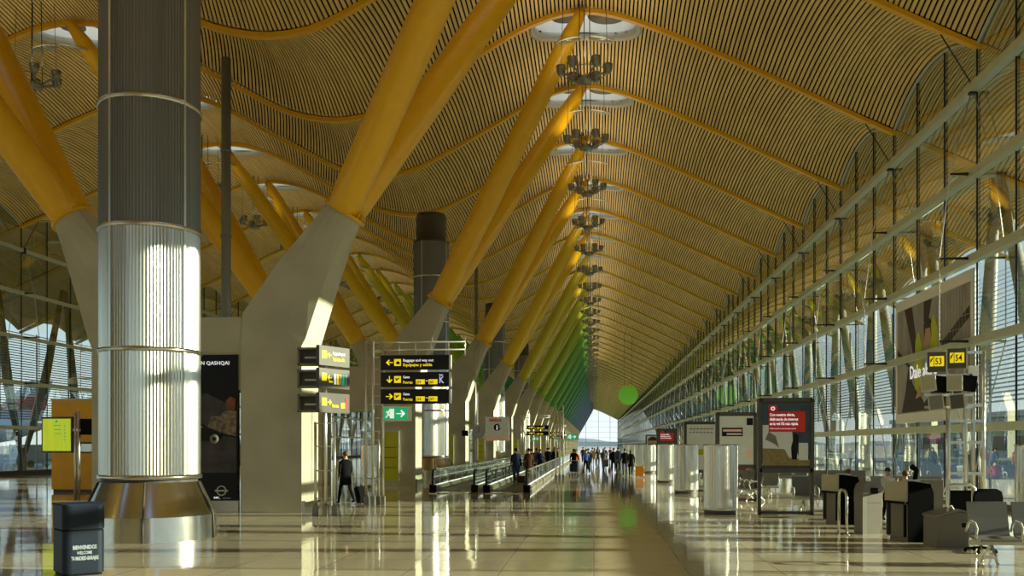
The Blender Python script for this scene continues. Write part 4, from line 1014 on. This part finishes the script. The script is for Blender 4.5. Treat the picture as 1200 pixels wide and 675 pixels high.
MB().box(-.75, 1.2, -.02, .02, 1.68, 2.16).build('counter_window', 'dgrey', t); MB().box(-.4, .9, -.035, -.02, 1.75, 2.08).build('window_pane', 'steel_smooth', t)
t = thing('lit_sign', 'glowing yellow-green square notice mounted on a steel pole by the kiosk', 'sign', (-19.42, 33.7, 0))
MB().box(-1.32, -.12, 0, .12, 1.74, 3.10).build('case', 'dgrey', t); M['litsign'] = pbr('lit_panel', (.5, .6, .05), .4, col2=(.35, .48, .03), scale=2, emit=(.42, .52, .02), es=.42, stretch=(3, 1, .3))
MB().box(-1.27, -.17, -.01, 0, 1.81, 3.02).build('lit_panel', 'litsign', t)
pr = MB()
for q in range(5): pr.box(-.42, -.38, -.015, -.01, 2.2+q*.13, 2.25+q*.13)
for q, z in enumerate((2.75, 2.6, 2.45)): pr.box(-.85+.03*q, -.55, -.015, -.01, z, z+.03)
pr.ball((-.72, -.01, 2.92), .05, 8, 0, (1, .1, 1)); pr.build('print', 'green', t)
MB().tube([(-.02, .06, 0), (-.02, .06, 3.25)], .055, 10).tube([(.12, .06, 0), (.12, .06, 3.3)], .055, 10).build('pole', 'steel_pipe', t)
MB().box(.22, .80, -.02, .3, 2.42, 3.02).build('monitor', 'black', t); MB().box(.80, .84, -.03, .3, 2.4, 3.04).build('monitor_edge', 'white', t); MB().box(-.12, .25, .04, .08, 2.55, 2.65).build('bracket', 'steel_pipe', t)
t = thing('wall_camera', 'small white camera arm on the top of the orange kiosk', 'camera', (-21.35, 38.7, 4.03))
MB().tube([(0, 0, 0), (0, 0, .9)], .035, 8).tube([(0, 0, .85), (-1.1, 0, .9)], .03, 6).build('arm', 'white', t); MB().tube([(-1.1, -.1, .75), (-1.1, .2, .75)], .13, 10).build('camera_head', 'lgrey', t)
# hanging lamp by the left glass
t = thing('pendant_lamp', 'small white pendant lamp hanging near the left glass wall', 'lamp', (-33.5, 45, 8.0))
MB().lathe([(.05, .25), (.35, .02), (.38, 0), (.33, .0), (.05, .2)], n=18).build('shade', 'dgrey', t); MB().lathe([(.02, .02), (.32, .02)], n=18).build('lens', 'light', t); MB().tube([(0, 0, .2), (0, 0, RZ(-33.5)-7.9)], .015, 5).build('cable', 'cable_dark', t)

# ------------------------------------------------------------------ people
def person_mesh(pose, seed=0):
    """one continuous skinned body; faces get skin / top / trousers / shoes by place"""
    H = 1.74
    V = []; E = []; R = []; T = []
    def v(p, r, tg, par=None):
        V.append(Vector(p)); R.append(r); T.append(tg)
        if par is not None: E.append((par, len(V)-1))
        return len(V)-1
    st, sl, sr, seated = pose.get('stride', 0), pose.get('la', 0), pose.get('ra', 0), pose.get('seated', False)
    zp = .93 if not seated else .52
    pel = v((0, 0, zp), (.155, .11), 2)
    wa = v((0, .0, zp+.16), (.145, .105), 1, pel); ch = v((0, .01, zp+.36), (.17, .12), 1, wa); sh = v((0, .015, zp+.49), (.15, .10), 1, ch)
    nk = v((0, -.005, zp+.58), (.055, .058), 0, sh); h1 = v((0, -.015, zp+.65), (.068, .078), 0, nk); h2 = v((0, -.01, zp+.73), (.074, .090), 0, h1); h3 = v((0, 0, zp+.79), (.055, .065), 0, h2)
    ns = v((0, -.115, zp+.685), (.012, .012), 0, h1)
    for s in (-1, 1):
        v((s*.083, .0, zp+.69), (.010, .018), 0, h2)
        hp = v((s*.09, 0, zp-.06), (.092, .095), 2, pel)
        if seated:
            kn = v((s*.12, -.44, zp-.03), (.062, .062), 2, hp); ca = v((s*.12, -.43, zp-.22), (.055, .058), 2, kn); an = v((s*.12, -.42, .09), (.04, .042), 2, ca)
        else:
            f = st*s; kn = v((s*.10, -.20*f-.02*abs(f), .50), (.062, .065), 2, hp); ca = v((s*.10, -.28*f+(.06 if f < 0 else 0), .33), (.056, .06), 2, kn); an = v((s*.10, -.36*f+(.10 if f < 0 else 0), .10+(.07 if f < 0 else 0)), (.04, .042), 2, ca)
        a = V[an]; hl = v((a.x, a.y+.03, max(.045, a.z-.06)), (.040, .04), 3, an); v((a.x, a.y-.13, max(.04, a.z-.075)), (.042, .032), 3, hl)
        # arms
        A = sl if s == 1 else sr
        s0 = v((s*.18, .01, zp+.46), (.062, .062), 1, sh); el = v((s*(.235+.02*abs(A)), .02-.12*A, zp+.21+.02*abs(A)), (.048, .048), 1, s0)
        wx = V[el]
        if A > 1.2: w_ = (s*.12, wx.y-.2, wx.z+.25)
        else: w_ = (s*.245, wx.y-.04-.17*max(A, 0)+.05*min(A, 0), wx.z-.24+.05*abs(A))
        wr = v(w_, (.032, .03), 1, el)
        dr = (V[wr]-V[el]).normalized(); pm = v(V[wr]+dr*.07, (.022, .036), 0, wr)
        side = Vector((0, 1, 0)) if abs(dr.y) < .8 else Vector((0, 0, 1))
        for q, (off, ln) in enumerate(((-.030, .062), (-.010, .072), (.010, .068), (.030, .052))):
            f1 = v(V[pm]+dr*.035+side*off*.8, (.010, .010), 0, pm); v(V[pm]+dr*(.035+ln)+side*off+Vector((-s*.012, 0, 0)), (.008, .008), 0, f1)
        t1 = v(V[pm]-dr*.02-side*.04, (.011, .011), 0, pm); v(V[pm]+dr*.025-side*.058, (.009, .009), 0, t1)
    me = bpy.data.meshes.new('body'); me.from_pydata(V, E, []); o = bpy.data.objects.new('body', me); COL.objects.link(o)
    md = o.modifiers.new('s', 'SKIN'); md.use_smooth_shade = True
    for i, sv in enumerate(me.skin_vertices[0].data): sv.radius = R[i] if isinstance(R[i], tuple) else (R[i], R[i]); sv.use_root = (i == 0)
    sb = o.modifiers.new('u', 'SUBSURF'); sb.levels = 1; sb.render_levels = 1
    return o, V, E, T
def seg_tag(p, V, E, T):
    best = 9; tg = 0
    for a, b in E:
        A, B = V[a], V[b]; d = B-A; t = max(0, min(1, (p-A).dot(d)/max(d.dot(d), 1e-9))); q = (A+d*t-p).length - (.03 if T[b] in (1, 2) else 0)
        if q < best: best = q; tg = T[b] if t > .35 else T[a]
    return tg
POSES = {'walk': dict(stride=.9, la=-.6, ra=.6), 'walk2': dict(stride=-.7, la=.7, ra=-.5), 'stand': dict(stride=.12, la=.1, ra=.15), 'phone': dict(stride=.1, la=.1, ra=1.5), 'push': dict(stride=.5, la=1.1, ra=1.1), 'sit': dict(seated=True, la=1.4, ra=.9)}
BODY = {}
tmp = {k: person_mesh(p) for k, p in POSES.items()}
bpy.context.view_layer.update(); dg = bpy.context.evaluated_depsgraph_get(); dg.update()
for k, (o, V, E, T) in tmp.items():
    me = bpy.data.meshes.new_from_object(o.evaluated_get(dg))
    me.materials.clear()
    for mname in ('skin', 'coat_black', 'trousers_black', 'shoe'): me.materials.append(M[mname])
    for p in me.polygons: p.use_smooth = True; p.material_index = seg_tag(p.center, V, E, T)
    BODY[k] = me
    bpy.data.objects.remove(o)
def coat_mesh(zp, length):
    mb = MB()
    prof = [(.10, .075, zp+.545), (.19, .118, zp+.49), (.215, .138, zp+.38), (.175, .130, zp+.16), (.185, .138, zp), (.20, .150, zp-length*.6), (.215, .165, zp-length)]
    n = 18; vs = []
    for a_, b_, z in prof:
        for q in range(n): a = 2*PI*q/n; vs.append((a_*cos(a), .012+b_*sin(a), z))
    mb.add(vs, [(i*n+q, (i+1)*n+q, (i+1)*n+(q+1) % n, i*n+(q+1) % n) for i in range(len(prof)-1) for q in range(n)], 0, True)
    return mb
def hair_mesh(zp, long):
    mb = MB(); mb.ball((0, .016, zp+.755), .098, 14, 0, (.92, 1.02, .95))
    if long: mb.ball((0, .055, zp+.66), .085, 12, 0, (1.0, .7, 1.5))
    return mb
def person(x, y, rz, pose, top, legs, hair, lab, h=1.74, coat=.0, long=False, z=0, group=None):
    t = thing('person', lab, 'person', (x, y, z), rz, group); s = h/1.74; t.scale = (s, s, s)
    me = BODY[pose].copy(); me.materials[1] = M[top]; me.materials[2] = M[legs]; put('body', me, t)
    zp = .52 if pose == 'sit' else .93
    hair_mesh(zp, long).build('hair', hair, t)
    if coat: coat_mesh(zp, coat).build('coat', top, t)
    fe = MB()
    for s_ in (-1, 1): fe.ball((s_*.032, -.083, zp+.715), .011, 6, 0)
    fe.build('eye', 'hair_dark', t)
    MB().tube([(-.024, -.090, zp+.64), (0, -.096, zp+.638), (.024, -.090, zp+.64)], .006, 5).build('mouth', 'coat_red', t)
    return t
def suitcase(x, y, rz, lab, mat='coat_black', tilt=0., h=.62, w=.42, handle=True):
    t = thing('suitcase', lab, 'suitcase', (x, y, 0), rz, 'luggage'); t.rotation_euler = (tilt, 0, rz)
    MB().prism(rrect(w, .26, .06), .07, h, 'z').build('shell', mat, t)
    for sx in (-1, 1): MB().tube([(sx*(w/2-.06)-.015, -.08, .035), (sx*(w/2-.06)+.015, -.08, .035)], .035, 10).build('wheel', 'rubber', t)
    MB().box(-w/2+.05, w/2-.05, -.15, -.12, .14, h-.1).build('front_pocket', mat, t)
    if handle: MB().tube([(-.10, -.08, h-.02), (-.10, -.08, h+.32), (.10, -.08, h+.32), (.10, -.08, h-.02)], .012, 6).build('pull_handle', 'lgrey', t)
    return t
# facing: body faces -Y at rz 0 (towards the camera); PI faces away
person(-8.55, 31.8, PI*1.22, 'walk', 'coat_black', 'trousers_black', 'hair_brown', 'person in long dark clothes walking away left, pulling a black suitcase', 1.80, coat=.30)
suitcase(-7.93, 31.82, .75, 'black wheeled suitcase tilted behind the walking person on the left', tilt=-.42, h=.62, w=.38)
wy = .035
person(-4.02, 48.4, PI, 'stand', 'coat_navy', 'trousers_jeans', 'hair_dark', 'person in dark navy jacket and jeans, seen from behind, left of the front walkway pair', 1.82, z=wy, coat=.12)
person(-3.42, 49.2, PI+.2, 'stand', 'coat_brown', 'trousers_black', 'hair_dark', 'person in brown jacket, right of the front pair on the walkway', 1.80, z=wy, coat=.12)
s_ = suitcase(-3.66, 47.7, 0, 'dark brown bag on the walkway between the front pair', 'coat_brown', h=.42, w=.42, handle=False); s_.location.z = wy
person(-4.25, 51.5, PI-.4, 'stand', 'coat_black', 'trousers_black', 'hair_grey', 'grey-haired person half hidden at the left of the front walkway pair', 1.72, z=wy)
wk = [(-4.15, 62, 'coat_black', 'hair_dark', 'leftmost'), (-3.6, 63, 'coat_navy', 'hair_brown', 'second from left'), (-4.1, 67, 'coat_grey', 'hair_dark', 'third from left'), (-3.3, 69, 'coat_black', 'hair_dark', 'fourth from left'), (-3.6, 73, 'coat_brown', 'hair_dark', 'fifth from left'), (-3.2, 75.6, 'coat_black', 'hair_brown', 'sixth from left'),
      (-3.3, 80, 'coat_black', 'hair_dark', 'seventh from left')]
for x, y, c, hh, w_ in wk: person(x, y, PI+random.uniform(-.3, .3), 'stand', c, 'trousers_black', hh, 'dark-coated person in the walkway crowd, %s' % w_, random.uniform(1.68, 1.84), z=wy, coat=.25, group='crowd on the walkway')
person(-3.25, 86, PI, 'stand', 'coat_beige', 'trousers_beige', 'hair_brown', 'person in pale beige coat at the right end of the walkway crowd', 1.72, z=wy, coat=.2)
person(-3.5, 90, PI, 'walk', 'coat_white', 'trousers_black', 'hair_grey', 'person in white top farther along the walkway', 1.7, z=wy)
# hall crowd
crowd = [(-1.2, 64, .2, 'stand', 'coat_orange', 'trousers_jeans', 'hair_brown', 'person in rust-orange jacket behind the luggage trolley', 1.7, 0, True), (-1.3, 61.95, PI, 'push', 'coat_black', 'trousers_black', 'hair_dark', 'person in black pushing the luggage trolley', 1.74, 0, False),
         (-.55, 66, PI+.3, 'walk', 'coat_blue', 'trousers_black', 'hair_dark', 'person in blue jacket right of the trolley group', 1.72, 0, False), (-1.5, 69, 0, 'walk2', 'coat_red', 'trousers_jeans', 'hair_dark', 'person in dark red top at the left of the trolley group', 1.7, 0, False),
         (-.40, 68, PI+.1, 'stand', 'coat_black', 'trousers_black', 'hair_brown', 'lone dark-dressed person just left of the hall centre', 1.75, .2, False), (.05, 88, PI, 'walk', 'coat_beige', 'trousers_beige', 'hair_brown', 'far person in beige walking away down the middle', 1.7, .2, True),
         (.35, 84, 0, 'walk2', 'coat_grey', 'trousers_jeans', 'hair_dark', 'far person in grey walking toward the camera in the middle', 1.72, 0, False), (-.15, 97, PI, 'walk', 'coat_white', 'trousers_jeans', 'hair_dark', 'far person in white top in the middle of the hall', 1.72, 0, False),
         (.75, 73.5, PI-.2, 'push', 'coat_grey', 'trousers_black', 'hair_brown', 'person in grey pushing a small stroller', 1.72, .1, True), (1.45, 69.5, PI, 'walk', 'coat_black', 'trousers_black', 'hair_dark', 'person in black, left of the dark quartet right of centre', 1.78, .25, False),
         (1.80, 70.5, PI+.2, 'stand', 'coat_navy', 'trousers_black', 'hair_dark', 'person in navy coat, second of the dark quartet right of centre', 1.84, .25, False), (2.0, 61.5, PI, 'walk2', 'coat_black', 'trousers_jeans', 'hair_dark', 'person in black jacket, third of the dark quartet right of centre', 1.78, .1, False),
         (2.42, 62.2, PI-.3, 'stand', 'coat_black', 'trousers_black', 'hair_brown', 'long-haired person in black, rightmost of the dark quartet', 1.68, .3, True), (1.1, 95, 0, 'walk', 'coat_black', 'trousers_black', 'hair_dark', 'far person in black walking toward the camera beyond the stroller', 1.75, .2, False),
         (-1.2, 104, 0, 'walk', 'coat_brown', 'trousers_black', 'hair_dark', 'far person in brown beyond the walkway end', 1.75, .2, False), (1.9, 110, PI, 'stand', 'coat_red', 'trousers_black', 'hair_dark', 'far person in red among the distant travellers', 1.7, 0, False),
         (.5, 120, PI, 'stand', 'coat_black', 'trousers_black', 'hair_dark', 'most distant traveller in black at the hall centre', 1.75, .2, False), (2.6, 101, .3, 'walk2', 'coat_grey', 'trousers_black', 'hair_grey', 'far grey-haired person near the drum row', 1.75, .2, False)]
for x, y, rz, po, tp, lg_, hr, lb, h, ct, lo in crowd: person(x, y, rz, po, tp, lg_, hr, lb, h, coat=ct, long=lo)
# luggage trolley, stroller, orange case
t = thing('luggage_trolley', 'low luggage trolley standing in front of the group left of centre', 'trolley', (-1.3, 60.6, 0))
MB().box(-.30, .30, 0, .75, .20, .25).box(-.33, -.29, 0, .8, .10, .30).box(.29, .33, 0, .8, .10, .30).build('deck', 'lgrey', t); MB().tube([(-.28, .8, .2), (-.28, .9, 1.0), (.28, .9, 1.0), (.28, .8, .2)], .025, 6).build('handle', 'steel_pipe', t)
for wx, wy_ in ((-.27, .08), (.27, .08), (-.27, .72), (.27, .72)): MB().tube([(wx-.02, wy_, .09), (wx+.02, wy_, .09)], .09, 12).build('wheel', 'rubber', t)
t = suitcase(-1.3, 60.95, 0, 'dark suitcase lying on the luggage trolley', 'coat_navy', h=.55, w=.5, handle=False); t.location.z = .255
t = thing('stroller', 'small dark stroller pushed by the person in grey', 'stroller', (.92, 72.7, 0))
MB().prism([(-.2, .35), (.25, .35), (.3, .75), (.1, .95), (-.12, .85)], -.2, .2, 'x').build('hood_seat', 'coat_grey', t); MB().tube([(-.2, -.25, .1), (-.2, .35, 1.0), (.2, .35, 1.0), (.2, -.25, .1)], .015, 6).tube([(-.2, .3, .1), (-.2, -.1, .5)], .015, 6).tube([(.2, .3, .1), (.2, -.1, .5)], .015, 6).build('frame', 'steel_pipe', t)
for wx, wy_ in ((-.22, -.25), (.22, -.25), (-.22, .3), (.22, .3)): MB().tube([(wx-.02, wy_, .09), (wx+.02, wy_, .09)], .09, 12).build('wheel', 'rubber', t)
suitcase(2.85, 59, 0, 'orange upright suitcase beside the far steel drums', 'orange', h=.70, w=.55, handle=False)
# people at the gate
person(7.75, 25.6, .2, 'phone', 'coat_white', 'trousers_black', 'hair_dark', 'dark-haired person in white holding a hand to the ear behind the ticket reader', 1.42)
person(7.15, 27.2, 0, 'sit', 'coat_grey', 'trousers_black', 'hair_brown', 'seated person whose brown hair shows over the smaller boarding desk', 1.74)
person(8.35, 26.1, PI, 'sit', 'coat_white', 'trousers_black', 'hair_brown', 'seated person in white shirt whose head shows over the larger boarding desk', 1.74)
for x, y, lb in ((7.15, 27.2, 'grey stool under the seated person behind the smaller boarding desk'), (8.35, 26.1, 'grey stool under the seated person in white shirt')):
    t = thing('stool', lb, 'stool', (x, y, 0)); MB().lathe([(.02, .40), (.2, .40), (.2, .43), (.02, .43)], n=18).build('seat', 'dgrey', t); MB().lathe([(.22, 0), (.22, .02), (.03, .05), (.03, .40)], n=14).build('pedestal', 'steel_pipe', t)
person(7.3, 46.4, PI, 'sit', 'coat_red', 'trousers_black', 'hair_dark', 'seated person in red on the far seats under the billboard', 1.7)

# ------------------------------------------------------------------ light
sun = bpy.data.lights.new('sun', 'SUN'); sun.energy = 10; sun.angle = .009; sun.color = (1.0, .91, .70)
so = bpy.data.objects.new('sun', sun); COL.objects.link(so)
so.rotation_euler = Vector((-1.0, -.02, -.225)).to_track_quat('-Z', 'Y').to_euler()
w = bpy.data.worlds.new('world'); SC.world = w; w.use_nodes = True; nt = w.node_tree; nt.nodes.clear()
out = nt.nodes.new('ShaderNodeOutputWorld'); bg = nt.nodes.new('ShaderNodeBackground'); bg.inputs['Strength'].default_value = .85
tc = nt.nodes.new('ShaderNodeTexCoord'); sx = nt.nodes.new('ShaderNodeSeparateXYZ'); rp = nt.nodes.new('ShaderNodeValToRGB')
L(nt, tc, 'Generated', sx, 'Vector'); L(nt, sx, 'Z', rp, 'Fac'); L(nt, rp, 'Color', bg, 'Color'); L(nt, bg, 'Background', out, 'Surface')
e = rp.color_ramp.elements; e[0].position = 0; e[0].color = (.86, .92, .96, 1); e[1].position = .7; e[1].color = (.20, .38, .70, 1)
x_ = e.new(.12); x_.color = (.62, .78, .92, 1)
# the hall's own uplights: every light cluster throws warm light at the ceiling
lt = bpy.data.lights.new('uplight', 'AREA'); lt.shape = 'DISK'; lt.size = 1.6; lt.energy = 42; lt.color = (1.0, .82, .56)
lt2 = lt.copy(); lt2.energy = 14
for i in range(-3, 20):
    for x, z in ((APX[0], 18.2), (APX[1], 18.8)):
        o = bpy.data.objects.new('uplight', lt); COL.objects.link(o); o.location = (x, 39.5+S*i, z); o.rotation_euler = (PI, 0, 0)
        if x < -10: o.scale = (1, 1, 1); o.data = lt2

SC.view_settings.view_transform = 'Standard'; SC.view_settings.look = 'None'; SC.view_settings.gamma = 1.0; SC.view_settings.exposure = 0.78
SC.view_settings.use_curve_mapping = False
cy = SC.cycles
cy.use_denoising = True; cy.max_bounces = 8; cy.diffuse_bounces = 6; cy.glossy_bounces = 5; cy.transparent_max_bounces = 16; cy.transmission_bounces = 4
cy.sample_clamp_indirect = 6.0; cy.caustics_reflective = False; cy.caustics_refractive = False
